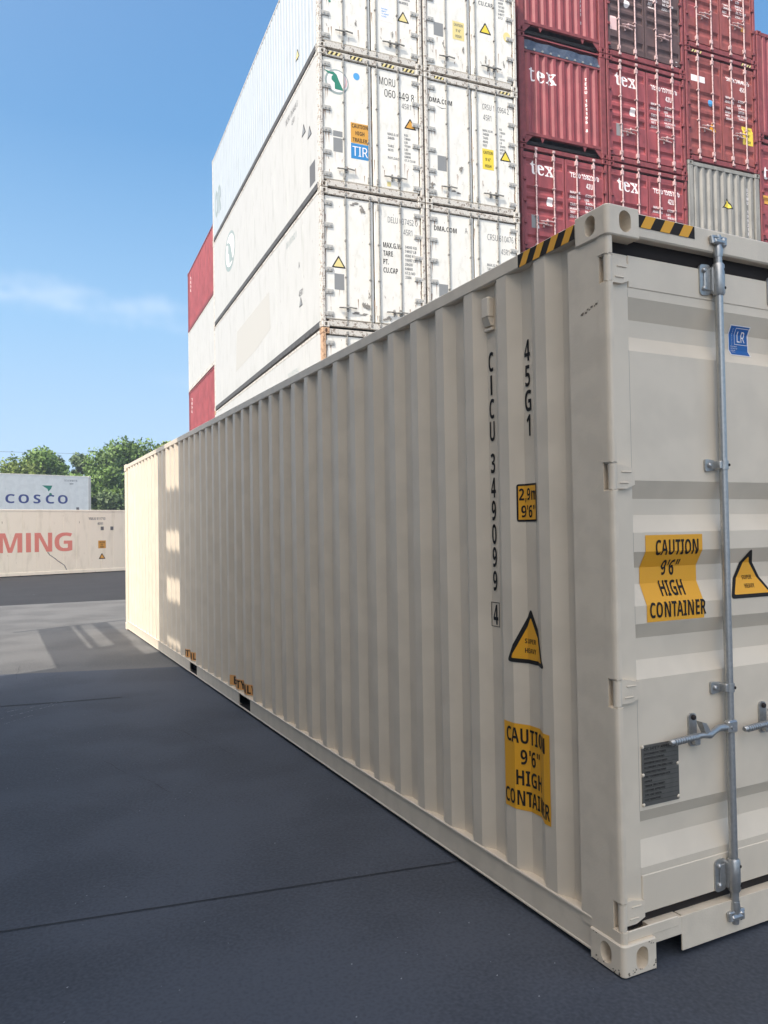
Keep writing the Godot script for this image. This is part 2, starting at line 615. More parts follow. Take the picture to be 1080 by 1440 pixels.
func shell_parts(t: Node3D, H: float, ln: float, kind: String, body: Material) -> PackedVector2Array:
	var p := PackedVector2Array()
	var face := 0.012
	if kind == "corr":
		p = corr_side(-0.18, -ln + 0.16)
	elif kind == "fine":
		p = grooves(-0.16, -ln + 0.16, 0.25, 0.035, 0.02)
	elif kind == "panels":
		p = grooves(-0.16, -ln + 0.16, 0.56, 0.012, 0.009)
	else:
		p = grooves(-0.16, -ln + 0.16, 1.186, 0.006, 0.003)
	var top := H - 0.078 if kind == "corr" else H - 0.075
	part(t, "side_wall", keyed("wall%s%s%s" % [kind, H, ln], func(s): sheet(s, p, 2, 0.15, top + 0.002, face)), body)
	part(t, "side_wall", bx(Vector3(W - 0.05, 0.15, -0.16), Vector3(W - 0.015, top, -ln + 0.16)), body)
	part(t, "roof", bx(Vector3(0.05, H - 0.05, -0.06), Vector3(W - 0.05, H - 0.02, -ln + 0.06)), body)
	part(t, "floor", bx(Vector3(0.05, 0.06, -0.12), Vector3(W - 0.05, 0.14, -ln + 0.1)), M.dark_steel)
	part(t, "rear_wall", bx(Vector3(0.066, 0.03, -ln + 0.02), Vector3(W - 0.066, H - 0.02, -ln + 0.06)), body)
	return p

func rod_mesh(h0: float, h1: float, r: float) -> Mesh:
	return keyed("rod%s%s%s" % [h0, h1, r], func(s):
		var k := r / 0.019
		tube(s, [Vector3(0, h0, 0), Vector3(0, h1, 0)], r, 8)
		for y in [h0 + 0.02, h1 - 0.02]:
			box(s, Vector3(-0.035 * k, y - 0.035, -0.03), Vector3(0.035 * k, y + 0.035, r + 0.012 * k), 0.008)
		for f in [0.07, 0.36, 0.64, 0.93]:
			var y: float = lerpf(h0, h1, f)
			var hh := 0.06 if f < 0.1 or f > 0.9 else 0.018
			box(s, Vector3(-0.045 * k, y - hh, -0.04), Vector3(r + 0.008 * k, y + hh, r + 0.006 * k), 0.006))

func handle_mesh(dirn: float) -> Mesh:
	return keyed("handle%s" % dirn, func(s):
		tube(s, [Vector3(0, 0, 0.02), Vector3(dirn * 0.16, 0.01, 0.026), Vector3(dirn * 0.2, -0.005, 0.026), Vector3(dirn * 0.40, -0.012, 0.02)], [0.018, 0.016, 0.02, 0.014], 6)
		box(s, Vector3(dirn * 0.19 - 0.02, -0.07, -0.03), Vector3(dirn * 0.19 + 0.02, 0.07, 0.006), 0.005))

# doors of a used dry container (facing +z at the thing's z = 0)
func dry_doors(t: Node3D, H: float, door: Material, fr: Material, rod: Material) -> PackedVector2Array:
	var p := door_prof(0.19, H - 0.17, H)
	for x in [0.006, W - 0.086]:
		part(t, "corner_post", bx(Vector3(0, 0.118, -0.01), Vector3(0.08, H - 0.118, -0.16), 0.012), fr, Vector3(x, 0, 0))
	part(t, "door_header", bx(Vector3(0.162, H - 0.115, -0.02), Vector3(W - 0.162, H - 0.012, -0.1), 0.006), fr)
	part(t, "door_sill", bx(Vector3(0.162, 0.02, -0.02), Vector3(W - 0.162, 0.15, -0.1), 0.006), fr)
	part(t, "door_gasket", keyed("gasket%s" % H, func(s):
		box(s, Vector3(0.09, 0.14, -0.085), Vector3(W - 0.09, H - 0.1, -0.12))), M.rubber)
	for x0 in [0.1, W * 0.5 + 0.012]:
		var x1: float = x0 + W * 0.5 - 0.112
		var d := part(t, "door", keyed("door%s%s" % [H, x0], func(s):
			sheet(s, p, 0, x0 + 0.06, x1 - 0.05, -0.045)
			box(s, Vector3(x0, 0.19, -0.042), Vector3(x0 + 0.062, H - 0.17, -0.082), 0.005)
			box(s, Vector3(x1 - 0.052, 0.19, -0.042), Vector3(x1, H - 0.17, -0.082), 0.005)
			box(s, Vector3(x0 + 0.062, 0.19, -0.042), Vector3(x1 - 0.052, 0.30, -0.08), 0.003)
			box(s, Vector3(x0 + 0.062, H - 0.26, -0.042), Vector3(x1 - 0.052, H - 0.17, -0.08), 0.003)), door)
		for f in [0.28, 0.72]:
			part(d, "lock_rod", rod_mesh(0.08, H - 0.06, 0.019), rod, Vector3(lerpf(x0, x1, f), 0, -0.014))
			part(d, "door_handle", handle_mesh(-1.0 if f > 0.5 else 1.0), rod, Vector3(lerpf(x0, x1, f), H * (0.33 if f > 0.5 else 0.30), -0.018))
		var hx: float = x0 - 0.045 if x0 < 1.0 else x1 - 0.04
		for k in 5:
			part(d, "hinge", bx(Vector3(0, 0, -0.035), Vector3(0.085, 0.07, 0.006), 0.006), fr, Vector3(hx, lerpf(0.26, H - 0.35, k / 4.0), 0))
	return p

# doors of an insulated container: flat leaves, broad hinges
func reefer_doors(t: Node3D, H: float, door: Material, fr: Material) -> void:
	for x in [0.006, W - 0.086]:
		part(t, "corner_post", bx(Vector3(0, 0.118, -0.004), Vector3(0.08, H - 0.118, -0.16), 0.01), fr, Vector3(x, 0, 0))
	part(t, "door_header", bx(Vector3(0.162, H - 0.13, -0.012), Vector3(W - 0.162, H - 0.012, -0.1), 0.006), fr)
	part(t, "door_sill", bx(Vector3(0.162, 0.03, -0.012), Vector3(W - 0.162, 0.16, -0.1), 0.006), fr)
	part(t, "door_gasket", bx(Vector3(0.086, 0.14, -0.09), Vector3(W - 0.086, H - 0.11, -0.12)), M.rubber_grey)
	for x0 in [0.105, W * 0.5 + 0.016]:
		var x1: float = x0 + W * 0.5 - 0.121
		var d := part(t, "door", bx(Vector3(x0, 0.19, -0.04), Vector3(x1, H - 0.15, -0.1), 0.012), door)
		var fs := [0.42, 0.93] if x0 < 1.0 else [0.09, 0.56]
		for f in fs:
			part(d, "lock_rod", rod_mesh(0.09, H - 0.06, 0.013), M.rod_grey, Vector3(lerpf(x0, x1, f), 0, -0.018))
		for f in ([0.62] if x0 < 1.0 else [0.22, 0.7]):
			part(d, "door_handle", handle_mesh(1.0 if f < 0.5 else -1.0), M.rod_grey, Vector3(lerpf(x0, x1, f), H * 0.145 + 0.02 * f, -0.014))
		for k in 6:
			var h := part(d, "hinge", keyed("rhinge", func(s):
				box(s, Vector3(0, 0, -0.04), Vector3(0.24, 0.1, -0.014), 0.008)
				for b in 3:
					tube(s, [Vector3(0.04 + 0.075 * b, 0.05, -0.015), Vector3(0.04 + 0.075 * b, 0.05, -0.004)], 0.02, 6)), M.hinge_grey, Vector3(0.03 if x0 < 1.0 else W - 0.27, lerpf(0.24, H - 0.36, k / 5.0), 0))
			h.set_meta("label", "broad white door hinge with three bolts")

# end wall without doors: upright corrugation, open tunnel below
func front_end(t: Node3D, H: float, body: Material, fr: Material, n: int, open_top: bool) -> PackedVector2Array:
	var top := H - 0.46 if open_top else H - 0.12
	var low := 0.30 if open_top else 0.18
	var p := corr_end(0.16, W - 0.16, n, 0.045)
	for x in [0.006, W - 0.166]:
		part(t, "corner_post", bx(Vector3(0, 0.118, -0.006), Vector3(0.16, H - 0.118, -0.1), 0.012), fr, Vector3(x, 0, 0))
	part(t, "end_wall", keyed("end%s%s%s" % [H, n, open_top], func(s): sheet(s, p, 1, low, top, -0.02)), body)
	part(t, "end_header", bx(Vector3(0.16, top - 0.004, -0.012), Vector3(W - 0.16, top + (0.05 if open_top else 0.1), -0.09), 0.006), fr)
	part(t, "end_sill", bx(Vector3(0.16, low - 0.08, -0.016), Vector3(W - 0.16, low + 0.004, -0.09), 0.006), fr)
	if open_top:
		for q in [[Vector2(0.162, 0.0), Vector2(0.162, 0.22), Vector2(0.36, 0.22)], [Vector2(W - 0.162, 0.0), Vector2(W - 0.36, 0.22), Vector2(W - 0.162, 0.22)], [Vector2(0.56, 0.22), Vector2(0.62, 0.09), Vector2(0.68, 0.22)], [Vector2(1.74, 0.22), Vector2(1.8, 0.09), Vector2(1.86, 0.22)]]:
			part(t, "tunnel_gusset", keyed("gusset%s" % q[0], func(s): prism(s, PackedVector2Array(q), -0.05, -0.03)), fr)
		part(t, "tunnel_roof", bx(Vector3(0.1, 0.10, -0.5), Vector3(W - 0.1, 0.3, -0.56)), M.dark_steel)
		var tp := part(t, "tarpaulin", keyed("tarp%s" % H, func(s):
			for k in 12:
				var a := lerpf(0.17, W - 0.17, k / 12.0)
				var b := lerpf(0.17, W - 0.17, (k + 1) / 12.0)
				var za := -0.05 + 0.018 * sin(k * 1.9)
				var zb := -0.05 + 0.018 * sin((k + 1) * 1.9)
				quad(s, Vector3(a, H - 0.40, -0.02), Vector3(a, H - 0.12, za - 0.03), Vector3(b, H - 0.12, zb - 0.03), Vector3(b, H - 0.40, -0.02))
				quad(s, Vector3(a, H - 0.12, za - 0.03), Vector3(a, H - 0.10, -0.4), Vector3(b, H - 0.10, -0.4), Vector3(b, H - 0.12, zb - 0.03))), M.tarp)
		for k in 10:
			part(tp, "eyelet", keyed("eyelet", func(s): tube(s, [Vector3(0, 0, 0), Vector3(0, 0, 0.02)], 0.03, 8)), M.plate_grey, Vector3(lerpf(0.2, W - 0.2, k / 9.0), H - 0.37, -0.024))
	return p

func ink(t: Node3D, called: String, tris: PackedVector2Array, m: Material, prof := PackedVector2Array(), mode := 0, face := -0.04, proud := 0.002) -> MeshInstance3D:
	return part(t, called, lay_on(tris, prof, mode, face, proud), m)

# warning triangle with a border
func warn(t: Node3D, c: Vector2, h: float, fill: Material, prof := PackedVector2Array(), mode := 0, face := -0.04) -> void:
	var big := PackedVector2Array([c + Vector2(-h * 0.6, -h * 0.5), c + Vector2(0, h * 0.5), c + Vector2(h * 0.6, -h * 0.5)])
	var sm := PackedVector2Array([c + Vector2(-h * 0.42, -h * 0.4), c + Vector2(0, h * 0.3), c + Vector2(h * 0.42, -h * 0.4)])
	var a := ink(t, "warning_triangle", poly_tris(round_poly(big, h * 0.08, 3)), M.ink, prof, mode, face, 0.002)
	part(a, "triangle_field", lay_on(poly_tris(sm), prof, mode, face, 0.004), fill)

func small_print(t: Node3D, x: float, y: float, lines: Array, h: float, m: Material, prof := PackedVector2Array(), mode := 0, face := -0.04, sx := 0.8) -> void:
	var all := PackedVector2Array()
	for k in lines.size():
		if lines[k] != "":
			all.append_array(txt(lines[k], x, y - k * h * 1.6, h, sx, "sans_bold", 0, 0.0, 6.0))
	ink(t, "small_print", all, m, prof, mode, face)

func hazard(t: Node3D, x0: float, x1: float, y0: float, y1: float, n: int, face: float, field: Material, mode := 0) -> void:
	var a := ink(t, "hazard_stripes", rect(x0, y0, x1, y1), M.black, PackedVector2Array(), mode, face, 0.0015)
	var tr := PackedVector2Array()
	var w := (x1 - x0) / n
	var h := y1 - y0
	for k in n:
		var b := x0 + w * k + w * 0.12
		var q := PackedVector2Array([Vector2(b, y0), Vector2(b + w * 0.5, y0), Vector2(b + w * 0.5 + h * 0.62, y1), Vector2(b + h * 0.62, y1)])
		q = clip(clip(q, 0, x0, true), 0, x1, false)
		if q.size() > 2:
			for j in range(1, q.size() - 1):
				tr.append_array([q[0], q[j], q[j + 1]])
	part(a, "hazard_bars", lay_on(tr, PackedVector2Array(), mode, face, 0.003), field)

# ---------------------------------------------------------------- the near container
func near_container() -> void:
	var H := 2.896
	var t := thing("beige_container", "new beige forty foot container standing alone on the asphalt, closest to the camera", "shipping container", Vector3(0, 0, 0))
	var B: Material = M.beige
	var F: Material = M.beige_frame
	# castings
	for y in [0.0, H - 0.118]:
		part(t, "corner_casting", casting_mesh(), F, Vector3(0, y, 0))
		part(t, "corner_casting", bx(Vector3(0, 0, 0), Vector3(0.162, 0.118, -0.178), 0.006), F, Vector3(W - 0.162, y, 0))
		part(t, "corner_casting", bx(Vector3(0, 0, 0), Vector3(0.162, 0.118, -0.178), 0.006), F, Vector3(0, y, -L + 0.178))
		part(t, "corner_casting", bx(Vector3(0, 0, 0), Vector3(0.162, 0.118, -0.178), 0.006), F, Vector3(W - 0.162, y, -L + 0.178))
	# rails: a box section on top, a channel below, pierced by two fork pockets
	for x in [0.008, W - 0.068]:
		part(t, "top_side_rail", bx(Vector3(0, H - 0.078, -0.178), Vector3(0.06, H - 0.012, -L + 0.178), 0.007), F, Vector3(x, 0, 0))
	var pock := [[-5.10, -4.73], [-7.18, -6.82]]
	for x in [0.0, 1.0]:
		part(t, "bottom_side_rail", keyed("nrail%s" % x, func(s):
			var xo: float = 0.006 if x == 0.0 else W - 0.006
			var sg: float = 1.0 if x == 0.0 else -1.0
			box(s, Vector3(xo, 0.142, -0.178), Vector3(xo + 0.05 * sg, 0.155, -L + 0.178), 0.003)
			box(s, Vector3(xo + 0.004 * sg, 0.018, -0.178), Vector3(xo + 0.05 * sg, 0.03, -L + 0.178), 0.003)
			var z := -0.178
			for p in [pock[0], pock[1], [-L + 0.178, -L + 0.178]]:
				box(s, Vector3(xo + 0.007 * sg, 0.03, z), Vector3(xo + 0.016 * sg, 0.142, p[1]), 0.0)
				z = p[0]), F)
	for p in pock:
		part(t, "fork_pocket", keyed("pocket%s" % p[0], func(s):
			box(s, Vector3(0.02, 0.028, p[0]), Vector3(W - 0.02, 0.034, p[1]))
			box(s, Vector3(0.02, 0.138, p[0]), Vector3(W - 0.02, 0.142, p[1]))
			box(s, Vector3(1.2, 0.034, p[0]), Vector3(1.21, 0.138, p[1]))), M.dark_steel)
	# walls
	var sp := corr_side(-0.232, -L + 0.19)
	part(t, "side_wall", keyed("nside", func(s): sheet(s, sp, 2, 0.15, H - 0.076, 0.011)), B)
	part(t, "side_wall", bx(Vector3(W - 0.047, 0.15, -0.23), Vector3(W - 0.012, H - 0.076, -L + 0.19)), B)
	part(t, "roof", bx(Vector3(0.05, H - 0.05, -0.06), Vector3(W - 0.05, H - 0.02, -L + 0.06)), B)
	part(t, "floor", bx(Vector3(0.06, 0.145, -0.12), Vector3(W - 0.06, 0.19, -L + 0.1)), M.dark_steel)
	for k in 9:
		part(t, "cross_member", bx(Vector3(0.06, 0.04, 0), Vector3(W - 0.06, 0.145, 0.05)), M.dark_steel, Vector3(0, 0, -0.5 - k * 1.36))
	part(t, "rear_wall", bx(Vector3(0.066, 0.03, -L + 0.02), Vector3(W - 0.066, H - 0.02, -L + 0.06)), B)
	for x in [0.006, W - 0.066]:
		part(t, "rear_corner_post", bx(Vector3(0, 0.118, -L + 0.006), Vector3(0.06, H - 0.118, -L + 0.19), 0.01), F, Vector3(x, 0, 0))
	# near corner posts: flat web, rounded front edge that stops at each hinge
	var hy := [0.215, 1.045, 1.862, 2.655]
	for side in [0, 1]:
		part(t, "corner_post", keyed("npost%d" % side, func(s):
			var fx := func(v: float) -> float: return v if side == 0 else W - v
			box(s, Vector3(fx.call(0.0085), 0.116, -0.058), Vector3(fx.call(0.0125), H - 0.116, -0.236), 0.0)
			box(s, Vector3(fx.call(0.014), 0.116, -0.064), Vector3(fx.call(0.07), H - 0.116, -0.16), 0.0)
			var cuts := [0.116]
			for y in hy:
				cuts.append(y - 0.055)
				cuts.append(y + 0.055)
			cuts.append(H - 0.116)
			for k in range(0, cuts.size(), 2):
				var pr := PackedVector2Array()
				for q in [[0.006, -0.062], [0.006, -0.03], [0.008, -0.02], [0.013, -0.0125], [0.021, -0.009], [0.032, -0.009], [0.036, -0.013], [0.037, -0.062]]:
					pr.append(Vector2(fx.call(q[0]), q[1]))
				prism(s, pr, -cuts[k + 1], -cuts[k], Transform3D(Basis(Vector3(1, 0, 0), Vector3(0, 0, 1), Vector3(0, -1, 0)), Vector3.ZERO))
			), F)
	# header and sill
	part(t, "door_header", keyed("nhead", func(s):
		box(s, Vector3(0.16, 2.795, -0.022), Vector3(W - 0.16, H - 0.004, -0.1), 0.006)
		box(s, Vector3(0.06, 2.79, -0.05), Vector3(0.16, H - 0.118, -0.1), 0.0)), F)
	part(t, "door_sill", keyed("nsill", func(s):
		box(s, Vector3(0.32, 0.018, -0.02), Vector3(W - 0.32, 0.15, -0.027), 0.001)
		box(s, Vector3(0.33, 0.12, -0.027), Vector3(W - 0.33, 0.148, -0.09))
		for a in [[0.16, 0.32], [W - 0.32, W - 0.16]]:
			box(s, Vector3(a[0], 0.088, -0.02), Vector3(a[1], 0.15, -0.09), 0.001)
		box(s, Vector3(0.04, 0.118, -0.026), Vector3(0.30, 0.158, -0.018), 0.003)
		box(s, Vector3(0.16, 0.084, -0.025), Vector3(0.32, 0.09, -0.02))), F)
	part(t, "tunnel_plate", bx(Vector3(0.16, 0.02, -0.2), Vector3(0.33, 0.1, -0.21)), M.dark_steel)
	part(t, "door_gasket", keyed("ngask", func(s):
		box(s, Vector3(0.042, 0.135, -0.066), Vector3(W - 0.042, 0.2, -0.1))
		box(s, Vector3(0.042, 2.72, -0.064), Vector3(W - 0.042, 2.82, -0.1))
		box(s, Vector3(0.05, 0.16, -0.104), Vector3(W - 0.05, 2.8, -0.12))
		box(s, Vector3(1.196, 0.19, -0.06), Vector3(1.242, 2.73, -0.1))), M.rubber)
	# doors
	var dp := door_prof(0.331, 2.604, H)
	var z := -0.05
	for side in [0, 1]:
		var fx := func(v: float) -> float: return v if side == 0 else W - v
		var d := part(t, "door", keyed("ndoor%d" % side, func(s):
			sheet(s, dp, 0, min(fx.call(0.145), fx.call(1.1)), max(fx.call(0.145), fx.call(1.1)), z)
			box(s, Vector3(fx.call(0.046), 0.188, z + 0.002), Vector3(fx.call(0.147), 2.73, -0.1), 0.005)
			box(s, Vector3(fx.call(1.098), 0.188, z + 0.002), Vector3(fx.call(1.195), 2.73, -0.1), 0.005)
			box(s, Vector3(fx.call(0.147), 0.188, z + 0.003), Vector3(fx.call(1.098), 0.332, -0.1), 0.003)
			box(s, Vector3(fx.call(0.147), 2.603, z + 0.003), Vector3(fx.call(1.098), 2.73, -0.1), 0.003)), B)
		for y in hy:
			var h := part(d, "hinge", keyed("nhinge%d" % side, func(s):
				var sg: float = 1.0 if side == 0 else -1.0
				tube(s, [Vector3(0, -0.049, 0), Vector3(0, 0.049, 0)], 0.0155, 12)
				box(s, Vector3(-0.013 * sg, 0.05, -0.03), Vector3(0.016 * sg, 0.0555, 0.014), 0.001)
				box(s, Vector3(-0.013 * sg, -0.0555, -0.03), Vector3(0.016 * sg, -0.05, 0.014), 0.001)
				# tapered strap with a raised weld ridge
				var q := PackedVector2Array([Vector2(0.004 * sg, -0.046), Vector2(0.004 * sg, 0.046), Vector2(0.055 * sg, 0.046), Vector2(0.118 * sg, 0.03), Vector2(0.118 * sg, -0.03), Vector2(0.075 * sg, -0.046)])
				prism(s, q, -0.032, -0.006)
				box(s, Vector3(0.05 * sg, 0.016, -0.006), Vector3(0.1 * sg, 0.022, -0.002), 0.002)
				box(s, Vector3(0.04 * sg, -0.026, -0.006), Vector3(0.085 * sg, -0.02, -0.002), 0.002)), F, Vector3(fx.call(0.024), y, -0.026))
		for rx in [0.615, 1.03]:
			lock_rod(d, fx.call(rx), z, side == 1)
	# --- print on the doors
	var cl := ink(t, "caution_label", rect(0.205, 1.296, 0.517, 1.636), M.orange, dp, 0, z, 0.002)
	var cx := 0.366
	var ct := txt("CAUTION", cx + 0.01, 1.556, 0.061, 0.64, "sans_bold", 1)
	ct.append_array(txt("9'6\"", cx, 1.475, 0.061, 0.64, "sans_bold", 1))
	ct.append_array(txt("HIGH", cx, 1.393, 0.061, 0.64, "sans_bold", 1))
	ct.append_array(txt("CONTAINER", cx + 0.008, 1.311, 0.061, 0.64, "sans_bold", 1))
	part(cl, "lettering", lay_on(ct, dp, 0, z, 0.0035), M.ink)
	heavy(t, 0.815, 1.362, 0.21, 0.27, dp, 0, z)
	var lr := ink(t, "class_sticker", rect(0.742, 2.395, 0.867, 2.525), M.ink_white, dp, 0, z, 0.002)
	part(lr, "sticker_field", lay_on(rect(0.747, 2.399, 0.862, 2.521), dp, 0, z, 0.003), M.lr_blue)
	var lt := PackedVector2Array()
	for e in [[0.779, 2.445, 0.78, 2.513], [0.858, 2.445, 0.859, 2.513], [0.779, 2.512, 0.859, 2.513], [0.779, 2.445, 0.859, 2.446]]:
		lt.append_array(rect(e[0], e[1], e[2] + 0.001, e[3] + 0.001))
	lt.append_array(txt("LR", 0.819, 2.456, 0.045, 0.8, "sans", 1))
	for k in 4:
		lt.append_array(txt(["CONTAINER", "CERTIFIED BY", "LONDON", "SAFETY"][k], 0.754, 2.434 - k * 0.009, 0.005, 1.1, "sans", 0, 0, 6.0))
	for k in 8:
		lt.append_array(txt("CERTIFIED"[k], 0.764, 2.505 - k * 0.009, 0.006, 1.0, "sans", 1, 0, 6.0))
	part(lr, "lettering", lay_on(lt, dp, 0, z, 0.004), M.ink_white)
	# safety approval plate, riveted
	var pl := part(t, "approval_plate", keyed("csc", func(s):
		prism(s, round_poly(PackedVector2Array([Vector2(0.158, 0.592), Vector2(0.158, 0.705), Vector2(0.164, 0.712), Vector2(0.158, 0.719), Vector2(0.158, 0.825), Vector2(0.352, 0.825), Vector2(0.352, 0.74), Vector2(0.346, 0.733), Vector2(0.352, 0.726), Vector2(0.352, 0.592)]), 0.006, 2), z, z + 0.004)), M.plate)
	var pt := PackedVector2Array()
	var words := ["CSC SAFETY APPROVAL", "DATE MANUFACTURED", "IDENTIFICATION NO.", "MAXIMUM GROSS MASS", "ALLOWABLE STACKING LOAD", "TRANSVERSE RACKING", "FIRST EXAMINATION DATE", "OWNER", "TIMBER TREATMENT", "CUSTOMS APPROVED", "TYPE AND SERIAL", "FOR TRANSPORT"]
	for k in 12:
		pt.append_array(txt(words[k], 0.168, 0.805 - k * 0.0175, 0.0078 if k > 0 else 0.011, 1.0, "sans_bold", 0, 0, 6.0))
		pt.append_array(rect(0.165, 0.8015 - k * 0.0175, 0.345, 0.8022 - k * 0.0175))
	part(pl, "lettering", lay_on(pt, PackedVector2Array(), 0, z + 0.004, 0.0008), M.ink)
	for q in [[0.163, 0.598], [0.347, 0.604], [0.163, 0.712], [0.347, 0.733], [0.163, 0.82]]:
		part(pl, "rivet", keyed("rivet", func(s): tube(s, [Vector3(0, 0, 0), Vector3(0, 0, 0.003), Vector3(0, 0, 0.006)], [0.008, 0.007, 0.003], 8)), F, Vector3(q[0], q[1], z + 0.002))
	hazard(t, 0.178, 0.487, 2.836, 2.886, 3, -0.022, M.orange)
	# --- print on the side
	hazard(t, -0.566, -0.19, H - 0.076, H - 0.018, 4, 0.008, M.orange, 2)
	var fs := 0.011
	var ser := "CICU3490994"
	var ys := [2.415, 2.304, 2.192, 2.085, 1.933, 1.818, 1.71, 1.598, 1.49, 1.378, 1.219]
	var st := PackedVector2Array()
	for k in 11:
		if ser[k] == "I":
			st.append_array(rect(-0.851, ys[k], -0.836, ys[k] + 0.094))
		else:
			st.append_array(txt(ser[k], -0.843, ys[k], 0.094, 0.56, "sans_bold", 1))
	for e in [[-0.878, 1.211, -0.874, 1.323], [-0.816, 1.211, -0.812, 1.323], [-0.878, 1.209, -0.812, 1.212], [-0.878, 1.321, -0.812, 1.324]]:
		st.append_array(rect(e[0], e[1], e[2], e[3]))
	ink(t, "serial_lettering", st, M.ink, sp, 2, fs)
	var gt := PackedVector2Array()
	for k in 4:
		gt.append_array(txt("45G1"[k], -0.563, [2.410, 2.297, 2.187, 2.078][k], 0.095, 0.58, "sans_bold", 1))
	ink(t, "type_lettering", gt, M.ink, sp, 2, fs)
	var hl := ink(t, "height_label", poly_tris(round_poly(PackedVector2Array([Vector2(-0.636, 1.70), Vector2(-0.636, 1.868), Vector2(-0.5, 1.868), Vector2(-0.5, 1.70)]), 0.012)), M.ink, sp, 2, fs, 0.002)
	part(hl, "label_field", lay_on(rect(-0.627, 1.709, -0.509, 1.859), sp, 2, fs, 0.003), M.orange)
	var ht := txt("2,9m", -0.568, 1.795, 0.053, 0.66, "sans_bold", 1)
	ht.append_array(txt("9'6\"", -0.568, 1.719, 0.053, 0.72, "sans_bold", 1))
	part(hl, "lettering", lay_on(ht, sp, 2, fs, 0.0042), M.ink)
	heavy(t, -0.575, 1.072, 0.247, 0.265, sp, 2, fs)
	var sl := ink(t, "caution_label", rect(-0.752, 0.42, -0.418, 0.80), M.orange, sp, 2, fs, 0.002)
	var s2 := txt("CAUTION", -0.585, 0.715, 0.066, 0.68, "sans_bold", 1)
	s2.append_array(txt("9'6\"", -0.585, 0.622, 0.066, 0.68, "sans_bold", 1))
	s2.append_array(txt("HIGH", -0.585, 0.53, 0.066, 0.68, "sans_bold", 1))
	s2.append_array(txt("CONTAINER", -0.58, 0.44, 0.066, 0.60, "sans_bold", 1))
	part(sl, "lettering", lay_on(s2, sp, 2, fs, 0.0035), M.ink)
	for e in [[-5.4, -4.66], [-7.55, -6.93]]:
		var fl := ink(t, "fork_label", rect(e[0], 0.172, e[1], 0.268), M.fork_orange, sp, 2, fs, 0.002)
		part(fl, "lettering", lay_on(txt("EMPTY ONLY", (e[0] + e[1]) * 0.5, 0.184, 0.074, 1.0, "sans_bold", 1), sp, 2, fs, 0.0035), M.ink)
	chips(t)
	# vent cowl in a recess of the wall
	part(t, "vent_cowl", keyed("vent", func(s):
		box(s, Vector3(0.012, 2.668, -0.872), Vector3(0.05, 2.765, -0.812), 0.006)
		prism(s, PackedVector2Array([Vector2(0.0475, 2.63), Vector2(0.0475, 2.668), Vector2(0.014, 2.668), Vector2(0.03, 2.63)]), -0.868, -0.816)
		box(s, Vector3(0.03, 2.607, -0.875), Vector3(0.048, 2.622, -0.81), 0.003)
		), F)

# small chips and rubs on the paint of the near container's corner
func chips(t: Node3D) -> void:
	var s := mb()
	for q in [[0, 0.165, 0.02, 0.018, 6], [0, 0.03, 0.004, 0.03, 8], [0, 0.1, 0.012, 0.05, 7], [0, 0.14, 0.1, 0.012, 5], [1, -0.02, 0.006, 0.03, 8], [1, -0.1, 0.006, 0.06, 8], [1, -0.15, 0.1, 0.02, 5]]:
		for k in int(q[4]):
			var u: float = q[1] + rng.randf_range(-1, 1) * q[3]
			var v: float = q[2] + rng.randf_range(0, 0.02)
			var r := rng.randf_range(0.0012, 0.004)
			u = clampf(u, 0.024, 0.158) if q[0] == 0 else clampf(u, -0.172, -0.024)
			v = clampf(v, 0.007, 0.11)
			var p := []
			for j in 5:
				var a := TAU * j / 5.0
				var m := r * rng.randf_range(0.5, 1.3)
				var w := Vector2(u + cos(a) * m * 1.5, v + sin(a) * m)
				p.append(Vector3(w.x, w.y, 0.0008) if q[0] == 0 else Vector3(-0.0008, w.y, w.x))
			for j in range(1, 4):
				tri(s, p[0], p[j], p[j + 1])
	# dark rub on the post below the top casting
	for k in 9:
		var z := -0.16 + 0.012 * k + rng.randf_range(-0.004, 0.004)
		var y := 2.505 + 0.004 * k + rng.randf_range(-0.005, 0.005)
		var r := rng.randf_range(0.002, 0.005)
		quad(s, Vector3(0.0077, y - r * 0.5, z - r * 2.0), Vector3(0.0077, y + r, z - r), Vector3(0.0077, y + r * 0.7, z + r * 2.2), Vector3(0.0077, y - r, z + r))
	var o := part(t, "paint_chips", done(s), M.chip)
	o.set_meta("kind", "stuff")

# dark bordered triangle that says how heavy it is; x centre, y base
func heavy(t: Node3D, cx: float, y0: float, h: float, w: float, prof: PackedVector2Array, mode: int, face: float) -> void:
	var a := PackedVector2Array([Vector2(cx - w * 0.5, y0), Vector2(cx, y0 + h), Vector2(cx + w * 0.5, y0)])
	var b := PackedVector2Array([Vector2(cx - w * 0.5 + h * 0.125, y0 + h * 0.075), Vector2(cx, y0 + h * 0.83), Vector2(cx + w * 0.5 - h * 0.125, y0 + h * 0.075)])
	var o := ink(t, "heavy_triangle", poly_tris(round_poly(a, h * 0.09, 4)), M.ink, prof, mode, face, 0.002)
	part(o, "triangle_field", lay_on(poly_tris(round_poly(b, h * 0.04, 3)), prof, mode, face, 0.003), M.orange)
	var x := txt("SUPER", cx, y0 + h * 0.36, h * 0.085, 0.8, "sans_bold", 1, 0, 4.0)
	x.append_array(txt("HEAVY", cx, y0 + h * 0.19, h * 0.085, 0.8, "sans_bold", 1, 0, 4.0))
	part(o, "lettering", lay_on(x, prof, mode, face, 0.004), M.ink)

